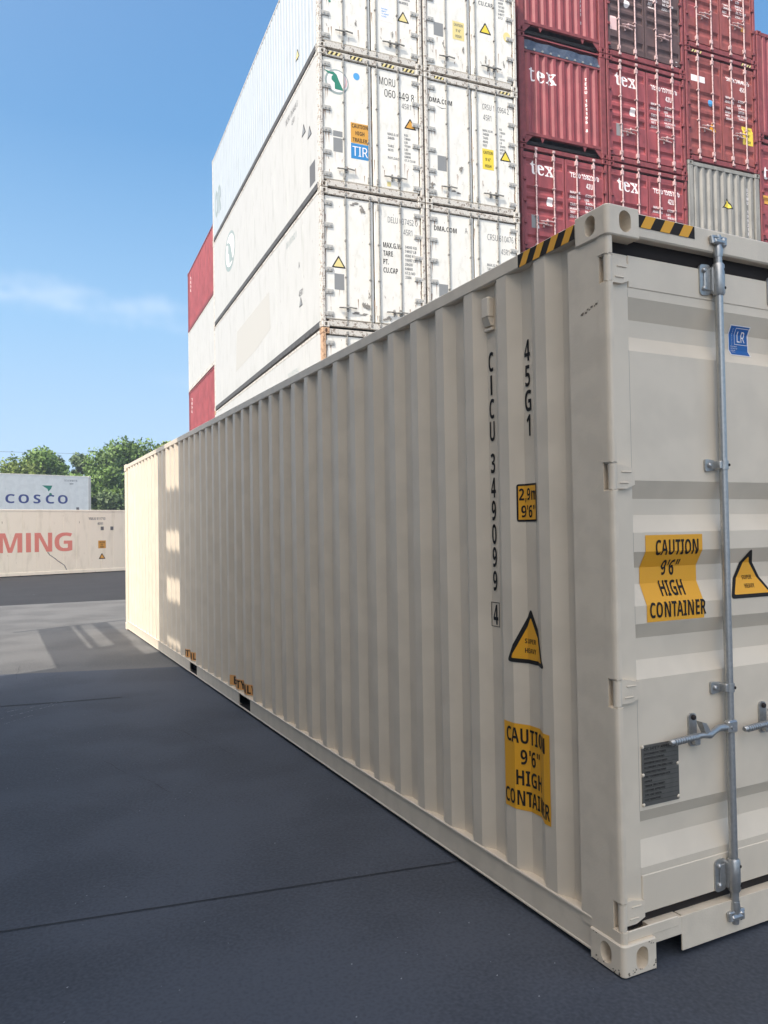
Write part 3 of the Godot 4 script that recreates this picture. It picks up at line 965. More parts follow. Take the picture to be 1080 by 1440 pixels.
# galvanised bar with cams, guides, hub and handle
func lock_rod(d: Node3D, x: float, z: float, mirrored: bool) -> void:
	var sg := -1.0 if mirrored else 1.0
	var rz := -0.018
	var g: Material = M.galv
	var r := part(d, "lock_rod", keyed("nrod", func(s): tube(s, [Vector3(0, 0.12, 0), Vector3(0, 2.80, 0)], 0.0168, 16)), g, Vector3(x, 0, rz))
	for y in [2.838, 0.085]:
		part(r, "rod_cam", keyed("ncam%s" % y, func(s):
			var f := 1.0 if y > 1.0 else -1.0
			tube(s, [Vector3(0, -0.06 * f, 0), Vector3(0, -0.03 * f, 0), Vector3(0, -0.012 * f, 0), Vector3(0, 0.03 * f, 0)], [0.019, 0.022, 0.0165, 0.015], 12)
			box(s, Vector3(-0.036, -0.012, -0.006), Vector3(0.03, 0.012, 0.022), 0.008)
			box(s, Vector3(0.012, -0.018, -0.004), Vector3(0.04, 0.022, 0.02), 0.008)
			tube(s, [Vector3(-0.034, -0.006, 0.006), Vector3(-0.044, 0.022, 0.006)], [0.014, 0.008], 8)
			box(s, Vector3(-0.046, 0.012, -0.006), Vector3(0.046, 0.026, 0.014), 0.005)), g, Vector3(0, y, 0))
	for y in [2.685, 0.25]:   # long bearing sleeves on a bolted plate
		var b := part(r, "rod_bearing", keyed("nbear", func(s):
			tube(s, [Vector3(0, -0.066, 0), Vector3(0, -0.058, 0), Vector3(0, 0.058, 0), Vector3(0, 0.066, 0)], [0.0205, 0.0255, 0.0255, 0.0205], 14)
			box(s, Vector3(-0.026, -0.056, -0.03), Vector3(0.026, 0.056, 0.0), 0.006)
			prism(s, round_poly(PackedVector2Array([Vector2(-0.082, -0.066), Vector2(-0.082, 0.062), Vector2(-0.02, 0.066), Vector2(-0.02, -0.062)]), 0.02), -0.032, -0.022)
			box(s, Vector3(-0.06, -0.045, -0.023), Vector3(-0.026, 0.045, -0.016), 0.004)), g, Vector3(0, y, 0))
		for q in [-0.038, 0.038]:
			part(b, "bolt", keyed("nbolt", func(s): tube(s, [Vector3(0, 0, 0), Vector3(0, 0, 0.008), Vector3(0, 0, 0.011)], [0.011, 0.010, 0.005], 8)), g, Vector3(-0.06, q, -0.022))
			part(b, "bolt_hole", keyed("nhole", func(s): tube(s, [Vector3(0, 0, 0), Vector3(0, 0, 0.003)], 0.006, 8)), M.black, Vector3(0.012, q, 0.021))
	for y in [1.917, 1.008]:   # short guides
		var b := part(r, "rod_guide", keyed("nguide", func(s):
			tube(s, [Vector3(0, -0.0175, 0), Vector3(0, 0.0175, 0)], 0.0215, 14)
			box(s, Vector3(-0.03, -0.017, -0.026), Vector3(0.0, 0.017, 0.012), 0.004)
			prism(s, round_poly(PackedVector2Array([Vector2(-0.078, -0.026), Vector2(-0.078, 0.026), Vector2(-0.02, 0.02), Vector2(-0.02, -0.02)]), 0.012), -0.032, -0.022)), g, Vector3(0, y, 0))
		part(b, "bolt", cache["nbolt"], g, Vector3(-0.056, 0, -0.022))
		part(b, "bolt_hole", cache["nhole"], M.black, Vector3(0.012, 0, 0.018))
	# bracket, handle and retaining hub
	var hy := 0.852 if not mirrored else 0.80
	part(r, "handle_bracket", keyed("nbrk", func(s):
		box(s, Vector3(-0.036, -0.024, -0.004), Vector3(0.018, 0.026, 0.026), 0.006)
		tube(s, [Vector3(-0.018, 0.0, 0.02), Vector3(-0.018, 0.0, 0.031)], 0.007, 8)), g, Vector3(0, hy, 0))
	var h := part(r, "door_handle", keyed("nhandle%s" % sg, func(s):
		tube(s, [Vector3(-0.02 * sg, 0, 0.008), Vector3(-0.08 * sg, 0.002, 0.01), Vector3(-0.12 * sg, -0.004, 0.022), Vector3(-0.15 * sg, -0.012, 0.026), Vector3(-0.18 * sg, -0.01, 0.022), Vector3(-0.21 * sg, -0.012, 0.018)], [0.0155, 0.014, 0.012, 0.016, 0.012, 0.012], 8)
		tube(s, [Vector3(-0.205 * sg, -0.012, 0.018), Vector3(-0.345 * sg, -0.02, 0.014), Vector3(-0.35 * sg, -0.02, 0.014)], [0.0125, 0.0125, 0.009], 8)
		for k in 9:
			tube(s, [Vector3((-0.222 - 0.013 * k) * sg, -0.013 - 0.0008 * k, 0.0172), Vector3((-0.228 - 0.013 * k) * sg, -0.0133 - 0.0008 * k, 0.017)], 0.0142, 8)), g, Vector3(0, hy, 0))
	var hub := part(r, "handle_hub", keyed("nhub%s" % sg, func(s):
		prism(s, round_poly(PackedVector2Array([Vector2(-0.022, -0.066), Vector2(-0.022, 0.066), Vector2(0.022, 0.066), Vector2(0.022, -0.066)]), 0.022), -0.032, -0.024)
		box(s, Vector3(-0.014, -0.058, -0.024), Vector3(0.016, -0.018, 0.004), 0.006)
		prism(s, PackedVector2Array([Vector2(-0.014, 0.044), Vector2(0.012, 0.036), Vector2(0.04 * sg, -0.006), Vector2(0.012 * sg, -0.008)]), 0.006, 0.034)), g, Vector3(-0.185 * sg, hy + 0.002, 0))
	for q in [-0.048, 0.05]:
		part(hub, "bolt", cache["nbolt"], M.dark_steel, Vector3(0, q, -0.022))

# ---------------------------------------------------------------- stacks
func white_box(label: String, at: Vector3, yaw: float, H: float, body: Material, kind := "smooth") -> Node3D:
	var t := thing("reefer_container", label, "shipping container", at, yaw, "white containers in the tall stack")
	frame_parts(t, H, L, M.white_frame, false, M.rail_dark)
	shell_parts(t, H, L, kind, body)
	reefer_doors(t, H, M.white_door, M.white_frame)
	return t

func red_box(called: String, label: String, at: Vector3, yaw: float, H: float, body: Material, fr: Material, end := "doors", group := "red containers in the tall stack") -> Array:
	var t := thing(called, label, "shipping container", at, yaw, group)
	t.scale = Vector3(1.068, 1.0, 1.0)
	frame_parts(t, H, L, fr, true)
	shell_parts(t, H, L, "corr", body)
	var p := PackedVector2Array()
	if end == "doors":
		p = dry_doors(t, H, body, fr, M.rod_white)
	elif end == "open":
		p = front_end(t, H, body, fr, 9, true)
	else:
		p = front_end(t, H, body, fr, 9, false)
	return [t, p]

func tex_print(t: Node3D, p: PackedVector2Array, H: float, num: String, typ: String) -> void:
	var z := -0.045
	ink(t, "logo_lettering", txt("tex", 0.29, H * 0.745, H * 0.135, 0.80, "serif_bold", 0, 0, 3.0), M.ink_white, p, 0, z)
	var a := txt(num, 1.38, H * 0.785, 0.145, 0.60, "sans_bold", 0, 0, 4.0)
	a.append_array(txt(typ, 1.82, H * 0.70, 0.135, 0.60, "sans_bold", 0, 0, 4.0))
	ink(t, "serial_lettering", a, M.ink_white, p, 0, z)
	weights(t, p, H, z)
	var pl := ink(t, "approval_plate", rect(0.28, H * 0.26, 0.48, H * 0.38), M.plate_grey, p, 0, z)
	part(pl, "plate_corner", lay_on(rect(0.44, H * 0.26, 0.48, H * 0.29), p, 0, z, 0.004), M.ink_white)
	ink(t, "white_sticker", poly_tris(round_poly(PackedVector2Array([Vector2(0.72, H * 0.48), Vector2(0.72, H * 0.56), Vector2(0.88, H * 0.56), Vector2(0.88, H * 0.48)]), 0.04)), M.ink_white, p, 0, z)

func weights(t: Node3D, p: PackedVector2Array, H: float, z: float) -> void:
	small_print(t, 1.36, H * 0.635, ["MAX.GR.", "30480KG", "", "TARE", "3840KG", "NET", "26640"], 0.062, M.ink_white, p, 0, z, 0.9)
	small_print(t, 1.80, H * 0.625, ["67200", "LBS", "8465LB", "58735", "66.7CU.M", "2356 FT"], 0.062, M.ink_white, p, 0, z, 0.9)

func build_white() -> void:
	var yaw := -0.06805
	var O := Vector3(4.0984, 0, -12.848)
	var e := Vector3(cos(0.06805), 0, sin(0.06805))
	var H := 2.962
	var pitch := 2.98
	var pos := func(c: int, n: int) -> Vector3: return O + e * (2.475 * c) + Vector3(0, pitch * n, 0)
	var lab := [
		["white container at the foot of the tall white stack's outer column", "white container second from the ground in the outer white column, mostly behind the beige one", "scuffed white container third in the outer column, with big weight lettering on its right door", "white container fourth in the outer column, with green animal emblem and blue road transit sign", "pale bluish white ribbed container on top of the outer white column"],
		["white container at the foot of the inner white column beside the red boxes", "white container second from the ground in the inner white column", "white container third in the inner column, its grey plate just above the beige rail", "cream white container fourth in the inner column, scuffed black below the left door plate", "white container on top of the inner column, with a pale yellow label over grey plate"]]
	for c in 2:
		for n in 5:
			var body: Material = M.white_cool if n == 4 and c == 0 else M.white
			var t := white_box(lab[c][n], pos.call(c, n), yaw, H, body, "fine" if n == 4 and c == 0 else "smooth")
			if c == 0 and n == 3:
				hazard(t, 0.20, 0.50, H - 0.105, H - 0.03, 3, -0.012, M.yellow_pale)
				hazard(t, 0.72, 1.0, H - 0.105, H - 0.03, 3, -0.012, M.yellow_pale)
				hazard(t, 1.45, 1.75, H - 0.105, H - 0.03, 3, -0.012, M.yellow_pale)
				hazard(t, 1.95, 2.24, H - 0.105, H - 0.03, 3, -0.012, M.yellow_pale)
				var em := ink(t, "animal_emblem", poly_tris(oval(Vector2(0.42, 2.31), 0.27, 0.27, 24)), M.silver_paint)
				part(em, "emblem_field", lay_on(poly_tris(oval(Vector2(0.43, 2.32), 0.235, 0.23, 24)), PackedVector2Array(), 0, -0.04, 0.003), M.ink_white)
				part(em, "emblem_arc", lay_on(poly_tris(PackedVector2Array([Vector2(0.52, 2.16), Vector2(0.64, 2.24), Vector2(0.66, 2.36), Vector2(0.6, 2.47), Vector2(0.62, 2.34), Vector2(0.59, 2.24)])), PackedVector2Array(), 0, -0.04, 0.004), M.pink)
				part(em, "emblem_animal", lay_on(poly_tris(PackedVector2Array([Vector2(0.12, 2.53), Vector2(0.28, 2.50), Vector2(0.34, 2.52), Vector2(0.42, 2.46), Vector2(0.46, 2.36), Vector2(0.57, 2.14), Vector2(0.37, 2.15), Vector2(0.37, 2.28), Vector2(0.30, 2.34), Vector2(0.30, 2.40), Vector2(0.34, 2.45), Vector2(0.24, 2.46)])), PackedVector2Array(), 0, -0.04, 0.0055), M.green)
				ink(t, "round_sticker", poly_tris(oval(Vector2(0.87, 2.52), 0.075, 0.08, 14)), M.sky_blue)
				ink(t, "serial_lettering", txt("MORU", 1.40, 2.47, 0.17, 0.62, "sans", 0, 0, 3.0), M.ink)
				ink(t, "serial_lettering", txt("060 449 8", 1.52, 2.22, 0.17, 0.74, "sans", 0, 0, 3.0), M.ink)
				ink(t, "type_lettering", txt("45R1", 1.93, 2.03, 0.12, 0.7, "sans", 0, 0, 3.0), M.ink_grey)
				var cb := ink(t, "caution_label", rect(0.72, 1.06, 1.14, 1.50), M.ochre)
				var q := txt("CAUTION", 0.93, 1.39, 0.085, 0.72, "sans_bold", 1, 0, 3.0)
				q.append_array(txt("HIGH", 0.93, 1.24, 0.085, 0.72, "sans_bold", 1, 0, 3.0))
				q.append_array(txt("TRAILER", 0.93, 1.09, 0.085, 0.72, "sans_bold", 1, 0, 3.0))
				part(cb, "lettering", lay_on(q, PackedVector2Array(), 0, -0.04, 0.004), M.ink)
				var tb := ink(t, "transit_sign", rect(0.72, 0.72, 1.14, 1.05), M.blue)
				part(tb, "lettering", lay_on(txt("TIR", 0.93, 0.78, 0.21, 0.9, "sans", 1, 0, 3.0), PackedVector2Array(), 0, -0.04, 0.004), M.ink_white)
				ink(t, "approval_plate", rect(0.32, 0.80, 0.53, 1.10), M.plate_grey)
				ink(t, "approval_plate", rect(0.32, 1.13, 0.53, 1.25), M.plate_grey)
				warn(t, Vector2(2.13, 1.72), 0.25, M.ochre)
				small_print(t, 1.58, 1.38, ["MAX.G.W.", "34000", "", "TARE", "4610", "", "PAYLOAD"], 0.055, M.ink_grey)
				small_print(t, 1.98, 1.42, ["KGS", "74960", "LBS", "10160", "LBS", "29390", "64800", "67.3 CU.M"], 0.05, M.ink_grey)
				ink(t, "yellow_sticker", rect(1.55, 0.24, 1.64, 0.34), M.yellow_pale)
			elif c == 0 and n == 2:
				warn(t, Vector2(0.40, 1.42), 0.27, M.yellow_pale)
				ink(t, "approval_plate", rect(0.30, 0.82, 0.52, 1.16), M.plate_grey)
				var q := txt("DELU 037452 0", 1.55, 2.42, 0.13, 0.62, "sans", 0, 0, 3.0)
				q.append_array(txt("45R1", 1.92, 2.19, 0.13, 0.62, "sans", 0, 0, 3.0))
				ink(t, "serial_lettering", q, M.ink_grey)
				small_print(t, 1.43, 1.86, ["MAX.G.W", "TARE", " PT.", "CU.CAP"], 0.115, M.ink, PackedVector2Array(), 0, -0.04, 0.62)
				small_print(t, 1.95, 1.90, ["34000 KG", "74957 LB", "4580 KG", "10097 LB", "29420", "64860", "67.5 M3", "2384"], 0.06, M.ink_grey)
				scuffs(t, [[0.82, 2.70, 0.2, 0.06], [0.95, 2.6, 0.1, 0.12], [1.0, 0.55, 0.16, 0.12], [0.9, 0.35, 0.28, 0.05], [1.1, 0.75, 0.05, 0.1], [1.5, 0.32, 0.14, 0.1]])
			elif c == 0 and n == 4:
				var q := ink(t, "paper_notice", rect(1.45, 0.92, 1.75, 1.25), M.ink_white)
				small_print(q, 1.48, 1.17, ["RETURN", "EMPTY", "TO DEPOT", "CLEAN"], 0.035, M.sky_blue, PackedVector2Array(), 0, -0.038)
				warn(t, Vector2(2.0, 1.12), 0.25, M.yellow_pale)
				small_print(t, 1.9, 1.5, ["34000KG", "4640KG"], 0.06, M.ink_grey)
				ink(t, "round_sticker", poly_tris(oval(Vector2(0.28, 1.05), 0.03, 0.03, 10)), M.green)
				scuffs(t, [[0.88, 0.72, 0.05, 0.1], [1.72, 0.66, 0.04, 0.1]])
			elif c == 1 and n == 2:
				ink(t, "owner_lettering", txt("DMA.COM", 0.20, 2.40, 0.11, 0.8, "sans_bold", 0, 0, 3.0), M.ink)
				var q := txt("CRSU 610476 0", 1.57, 2.36, 0.14, 0.64, "sans", 0, 0, 3.0)
				q.append_array(txt("45R1", 1.93, 2.06, 0.13, 0.64, "sans", 0, 0, 3.0))
				ink(t, "serial_lettering", q, M.ink_grey)
				ink(t, "approval_plate", rect(0.30, 0.85, 0.53, 1.2), M.plate_grey)
				small_print(t, 1.55, 1.75, ["MAX.G.W.", "TARE", "NET", "CU.CAP"], 0.06, M.ink_grey)
				ink(t, "chalk_mark", txt("A", 0.98, 2.42, 0.14, 0.6, "sans", 0, 0, 3.0), M.ink_grey)
			elif c == 1 and n == 3:
				hazard(t, 0.25, 0.5, H - 0.1, H - 0.04, 3, -0.012, M.yellow_pale)
				hazard(t, 1.95, 2.24, H - 0.1, H - 0.04, 3, -0.012, M.yellow_pale)
				ink(t, "owner_lettering", txt("DMA.COM", 0.14, 2.33, 0.11, 0.8, "sans_bold", 0, 0, 3.0), M.ink)
				ink(t, "owner_underline", poly_tris(PackedVector2Array([Vector2(0.3, 2.27), Vector2(0.45, 2.22), Vector2(0.62, 2.26), Vector2(0.45, 2.235)])), M.ink_grey)
				var q := txt("CRSU 110964 2", 1.50, 2.42, 0.13, 0.62, "sans", 0, 0, 3.0)
				q.append_array(txt("45R1", 1.52, 2.17, 0.13, 0.62, "sans", 0, 0, 3.0))
				ink(t, "serial_lettering", q, M.ink_grey)
				ink(t, "approval_plate", rect(0.32, 0.80, 0.55, 1.14), M.plate_grey)
				var y := ink(t, "caution_label", rect(1.48, 1.02, 1.78, 1.50), M.yellow)
				var qq := txt("CAUTION", 1.63, 1.38, 0.07, 0.58, "sans_bold", 1, 0, 3.0)
				qq.append_array(txt("9'-6\"", 1.63, 1.22, 0.07, 0.7, "sans_bold", 1, 0, 3.0))
				qq.append_array(txt("HIGH", 1.63, 1.07, 0.07, 0.7, "sans_bold", 1, 0, 3.0))
				part(y, "lettering", lay_on(qq, PackedVector2Array(), 0, -0.04, 0.004), M.ink)
				warn(t, Vector2(2.10, 1.42), 0.26, M.yellow)
				small_print(t, 1.5, 1.9, ["MAX.G.W.", "34000", "TARE", "4600", "NET"], 0.055, M.ink_grey)
				small_print(t, 1.95, 2.0, ["KG", "74950", "LB", "10141", "LB", "29400", "64810", "67.0"], 0.05, M.ink_grey)
				scuffs(t, [[0.18, 0.36, 0.3, 0.08], [0.2, 0.46, 0.12, 0.05], [0.9, 0.9, 0.1, 0.1], [0.8, 0.36, 0.2, 0.06]])
			elif c == 1 and n == 4:
				ink(t, "approval_plate", rect(0.28, 0.90, 0.52, 1.20), M.plate_grey)
				var y := ink(t, "caution_label", rect(0.76, 0.92, 1.06, 1.34), M.yellow_pale)
				var qq := txt("CAUTION", 0.91, 1.23, 0.065, 0.58, "sans_bold", 1, 0, 3.0)
				qq.append_array(txt("9'-6\"", 0.91, 1.10, 0.065, 0.7, "sans_bold", 1, 0, 3.0))
				qq.append_array(txt("HIGH", 0.91, 0.97, 0.065, 0.7, "sans_bold", 1, 0, 3.0))
				part(y, "lettering", lay_on(qq, PackedVector2Array(), 0, -0.04, 0.004), M.ink_grey)
				warn(t, Vector2(1.62, 1.36), 0.27, M.yellow)
				small_print(t, 1.45, 2.2, ["TARE", "NET", "CU.CAP"], 0.1, M.ink_grey)
				small_print(t, 1.98, 2.2, ["34000", "74957", "4600", "10140", "29400", "64817", "67.3"], 0.055, M.ink_grey)
				ink(t, "yellow_sticker", poly_tris(oval(Vector2(2.2, 1.28), 0.1, 0.12, 12)), M.yellow_pale)
				scuffs(t, [[0.52, 0.72, 0.04, 0.13], [1.02, 0.68, 0.04, 0.12], [1.62, 0.62, 0.04, 0.12], [2.1, 0.6, 0.04, 0.12]])
			if n > 0:
				rust_streaks(t, H)
			if c == 0 and n == 1:
				for o in t.get_children():
					if o.name.begins_with("corner_post") or o.name.begins_with("corner_casting"):
						o.material_override = M.rusty_frame
			# print on the long side
			if c == 0 and n > 0:
				var sp := PackedVector2Array()
				if n == 3:
					ink(t, "side_serial", txt("MORU 060449 8", -2.6, H - 0.45, 0.15, 0.7, "sans", 0, 0, 4.0), M.ink_grey, sp, 2, 0.012)
					ink(t, "side_serial", txt("45R1", -2.1, H - 0.68, 0.13, 0.7, "sans", 0, 0, 4.0), M.ink_grey, sp, 2, 0.012)
					ink(t, "dark_plate", rect(-0.75, 0.25, -0.36, 0.72), M.ink_grey, sp, 2, 0.012)
					warn(t, Vector2(-1.15, 1.75), 0.26, M.plate_grey, sp, 2, 0.012)
					warn(t, Vector2(-0.72, 1.5), 0.26, M.plate_grey, sp, 2, 0.012)
					var em := ink(t, "side_emblem", poly_tris(oval(Vector2(-9.3, 1.75), 0.8, 0.62, 24)), M.silver_paint, sp, 2, 0.012)
					part(em, "emblem_field", lay_on(poly_tris(oval(Vector2(-9.28, 1.77), 0.66, 0.5, 24)), sp, 2, 0.012, 0.004), M.ink_white)
					part(em, "emblem_animal", lay_on(poly_tris(PackedVector2Array([Vector2(-9.9, 2.15), Vector2(-9.5, 2.1), Vector2(-9.2, 1.95), Vector2(-8.85, 1.35), Vector2(-9.4, 1.35), Vector2(-9.45, 1.7), Vector2(-9.6, 1.75), Vector2(-9.55, 2.0)])), sp, 2, 0.012, 0.006), M.silver_paint)
				elif n == 2:
					ink(t, "side_serial", txt("DELU 037452 0", -2.7, H - 0.42, 0.14, 0.7, "sans", 0, 0, 4.0), M.silver_paint, sp, 2, 0.012)
					ink(t, "faded_patch", poly_tris(PackedVector2Array([Vector2(-8.6, 0.7), Vector2(-8.4, 1.9), Vector2(-4.4, 2.0), Vector2(-4.3, 1.0), Vector2(-6.0, 0.8)])), M.faded, sp, 2, 0.012)
					small_print(t, -1.7, 1.75, ["A", "", "", "45R1"], 0.14, M.ink_grey, sp, 2, 0.012)
					warn(t, Vector2(-1.55, 0.95), 0.22, M.plate_grey, sp, 2, 0.012)
				elif n == 1:
					ink(t, "side_serial", txt("DELU 037119 4", -2.7, H - 0.62, 0.14, 0.7, "sans", 0, 0, 4.0), M.silver_paint, sp, 2, 0.012)
				elif n == 4:
					warn(t, Vector2(-1.55, 0.72), 0.25, M.yellow_pale, sp, 2, 0.012)
					ink(t, "side_lettering", txt("OR", -11.7, 0.7, 0.9, 0.6, "sans_bold", 0, 0, 4.0), M.silver_paint, sp, 2, 0.012)

# thin runs of rust below hinges, seals and the sill
func rust_streaks(t: Node3D, H: float) -> void:
	var s := mb()
	for k in 46:
		var x := rng.randf_range(0.11, W - 0.11)
		var y := rng.randf_range(0.3, 0.9)
		if k % 3 == 0:
			x = [0.112, W * 0.5 - 0.02, W * 0.5 + 0.03, W - 0.115][rng.randi() % 4] + rng.randf_range(-0.012, 0.012)
			y = rng.randf_range(0.4, H - 0.3)
		elif k % 3 == 1:
			y = lerpf(0.24, H - 0.36, (rng.randi() % 6) / 5.0)
			x = rng.randf_range(0.1, 0.27) if rng.randf() < 0.5 else W - rng.randf_range(0.1, 0.27)
		var w := rng.randf_range(0.003, 0.012)
		var d := rng.randf_range(0.06, 0.3)
		tri(s, Vector3(x - w, y, -0.0392 + 0.00002 * k), Vector3(x + w, y + 0.01, -0.0392 + 0.00002 * k), Vector3(x + rng.randf_range(-0.01, 0.01), max(0.2, y - d), -0.0392 + 0.00002 * k))
	var o := part(t, "rust_streaks", done(s), M.rust_ink)
	o.set_meta("kind", "stuff")

# scraped patches with ragged outlines
func scuffs(t: Node3D, list: Array) -> void:
	var all := PackedVector2Array()
	for q in list:
		for k in 5:
			var c := Vector2(q[0] + rng.randf_range(-0.5, 0.5) * q[2], q[1] + rng.randf_range(-0.5, 0.5) * q[3])
			var poly := PackedVector2Array()
			for j in 9:
				var r := rng.randf_range(0.25, 1.0)
				poly.append(c + Vector2(cos(TAU * j / 9.0) * q[2] * 0.4 * r, sin(TAU * j / 9.0) * q[3] * 0.5 * r))
			all.append_array(poly_tris(poly))
	# overlapping scraps sit on slightly different levels
	var s := mb()
	for i in range(0, all.size(), 3):
		var z := -0.0385 + 0.00006 * (i % 300)
		tri(s, Vector3(all[i].x, all[i].y, z), Vector3(all[i + 1].x, all[i + 1].y, z), Vector3(all[i + 2].x, all[i + 2].y, z))
	var o := part(t, "scrape_marks", done(s), M.scrape)
	o.set_meta("kind", "stuff")

func build_red() -> void:
	var a := 0.068
	var yaw := -a
	var O := Vector3(9.37, 0, -12.924)
	var e := Vector3(cos(a), 0, sin(a))
	var cp := 2.6352
	var P := 2.7537
	var H := 2.735
	var at := func(c: int, y: float) -> Vector3: return O + e * (cp * c) + Vector3(0, y, 0)
	# column one
	for n in 3:
		red_box("red_container", ["red container at the foot of the first red column, behind the white stack", "red container second from the ground in the first red column", "red container third from the ground in the first red column"][n], at.call(0, P * n), yaw, H, M.red, M.red_frame)
	var r := red_box("red_container", "red container with white logo on its left door, right below the tarpaulin topped one", at.call(0, P * 3), yaw, H, M.red, M.red_frame)
	tex_print(r[0], r[1], H, "TEXU 158230 0", "42U1")
	r = red_box("open_top_container", "red open top container with white logo and dark blue tarpaulin over its corrugated end", at.call(0, P * 4), yaw, H, M.red, M.red_frame, "open")
	ink(r[0], "logo_lettering", txt("tex", 0.28, H * 0.585, H * 0.135, 0.95, "serif_bold", 0, 0, 3.0), M.ink_white, r[1], 1, -0.02)
	upright(r[0], "TEXU 151196 8", 1.87, H * 0.70, 0.075, r[1])
	r = red_box("open_top_container", "red corrugated container end above the blue tarpaulin, cut off by the top edge", at.call(0, P * 5), yaw, H, M.red, M.red_frame, "open")
	upright(r[0], "TEXU 157711 8", 1.78, H * 0.70, 0.075, r[1])
	# column two
	for n in 3:
		red_box("red_container", ["red container at the foot of the second red column", "red container second from the ground in the second red column", "red container third from the ground in the second red column"][n], at.call(1, P * n), yaw, H, M.red, M.red_frame)
	r = red_box("red_container", "red container with white logo doors next to the grey corrugated one", at.call(1, P * 3), yaw, H, M.red, M.red_frame)
	tex_print(r[0], r[1], H, "TEXU 150571 0", "42U1")
	r = red_box("red_container", "red container with white logo doors right of the tarpaulin topped one", at.call(1, P * 4), yaw, H, M.red, M.red_frame)
	tex_print(r[0], r[1], H, "TEXU 157103 0", "42U1")
	ink(r[0], "faint_triangle", poly_tris(PackedVector2Array([Vector2(1.98, H * 0.30), Vector2(2.05, H * 0.22), Vector2(2.12, H * 0.31)])), M.brown_grey, r[1], 0, -0.045)
	r = red_box("red_container", "dull brown grey container on top of the second red column", at.call(1, P * 5), yaw, H, M.brown_grey, M.red_frame)
	weights(r[0], r[1], H * 1.25, -0.045)
	ink(r[0], "approval_plate", rect(0.16, H * 0.26, 0.36, H * 0.40), M.pink, r[1], 0, -0.045)
	ink(r[0], "white_sticker", poly_tris(oval(Vector2(0.68, H * 0.55), 0.09, 0.1, 12)), M.ink_white, r[1], 0, -0.045)
	ink(r[0], "white_sticker", poly_tris(oval(Vector2(2.2, H * 0.09), 0.06, 0.07, 12)), M.ink_white, r[1], 0, -0.045)
	# column three: a tall box on a grey one
	for n in 3:
		red_box("red_container", ["red container at the foot of the third red column", "red container second from the ground in the third red column", "red container third from the ground, right under the grey corrugated one"][n], at.call(2, [0.0, 2.9, 5.8][n]), yaw, 2.88, M.red_brown, M.red_frame)
	r = red_box("grey_container", "grey corrugated container end with a small yellow triangle, among the red boxes", at.call(2, 8.705), yaw, 2.772, M.grey, M.grey, "closed", "")
	warn(r[0], Vector2(1.32, 1.80), 0.3, M.yellow, r[1], 1, -0.02)
	upright(r[0], "ECMU 199213 1", 2.04, 2.25, 0.085, r[1])
	r = red_box("red_container", "brownish red tall container with yellow caution label, above the grey corrugated one", at.call(2, 11.495), yaw, 3.085, M.red_brown, M.red_frame)
	var H3 := 3.085
	hazard(r[0], 0.2, 0.55, H3 - 0.1, H3 - 0.03, 4, -0.02, M.yellow_pale)
	hazard(r[0], 1.9, 2.25, H3 - 0.1, H3 - 0.03, 4, -0.02, M.yellow_pale)
	var q := txt("SNTR 340404 5", 1.40, H3 * 0.795, 0.14, 0.60, "sans_bold", 0, 0, 4.0)
	q.append_array(txt("45G1", 1.85, H3 * 0.725, 0.13, 0.60, "sans_bold", 0, 0, 4.0))
	ink(r[0], "serial_lettering", q, M.ink_white, r[1], 0, -0.045)
	weights(r[0], r[1], H3, -0.045)
	ink(r[0], "white_sticker", rect(0.2, H3 * 0.715, 0.66, H3 * 0.77), M.ink_white, r[1], 0, -0.045)
	ink(r[0], "round_sticker", poly_tris(oval(Vector2(0.84, H3 * 0.555), 0.09, 0.09, 14)), M.sky_blue, r[1], 0, -0.045)
	ink(r[0], "warning_triangle", poly_tris(PackedVector2Array([Vector2(0.76, H3 * 0.30), Vector2(0.88, H3 * 0.385), Vector2(1.0, H3 * 0.30)])), M.orange, r[1], 0, -0.045)
	var y := ink(r[0], "caution_label", rect(1.92, H3 * 0.25, 2.28, H3 * 0.42), M.yellow, r[1], 0, -0.045)
	var qq := txt("CAUTION", 2.1, H3 * 0.375, 0.08, 0.55, "sans_bold", 1, 0, 3.0)
	qq.append_array(txt("9'-6\"", 2.1, H3 * 0.32, 0.08, 0.7, "sans_bold", 1, 0, 3.0))
	qq.append_array(txt("HIGH", 2.1, H3 * 0.265, 0.08, 0.7, "sans_bold", 1, 0, 3.0))
	part(y, "lettering", lay_on(qq, r[1], 0, -0.045, 0.004), M.black)
	r = red_box("red_container", "brownish red container on top of the third red column, by the sky", at.call(2, 11.495 + 3.105), yaw, 3.085, M.red_brown, M.red_frame)
	weights(r[0], r[1], H3 * 0.9, -0.045)
	ink(r[0], "approval_plate", rect(0.22, H3 * 0.28, 0.46, H3 * 0.42), M.red, r[1], 0, -0.045)
	ink(r[0], "yellow_sticker", rect(1.95, H3 * 0.28, 2.1, H3 * 0.32), M.ochre, r[1], 0, -0.045)
	# column four, mostly outside the picture
	for n in 5:
		r = red_box("red_container", ["red container at the foot of the outermost red column", "red container second from the ground in the outermost red column", "red container third from the ground in the outermost red column", "red container with an orange label, fourth in the outermost red column", "red corrugated container topping the outermost red column"][n], at.call(3, [0.0, 3.2, 6.4, 9.51, 12.57][n]) , yaw, 3.05, M.red, M.red_frame, "doors" if n < 4 else "closed")
		if n == 3:
			ink(r[0], "logo_lettering", txt("tex", 0.12, 1.9, 0.36, 0.95, "serif_bold", 0, 0, 3.0), M.ink_white, r[1], 0, -0.02)
			ink(r[0], "yellow_sticker", rect(0.1, 1.2, 0.34, 1.42), M.ochre, r[1], 0, -0.02)

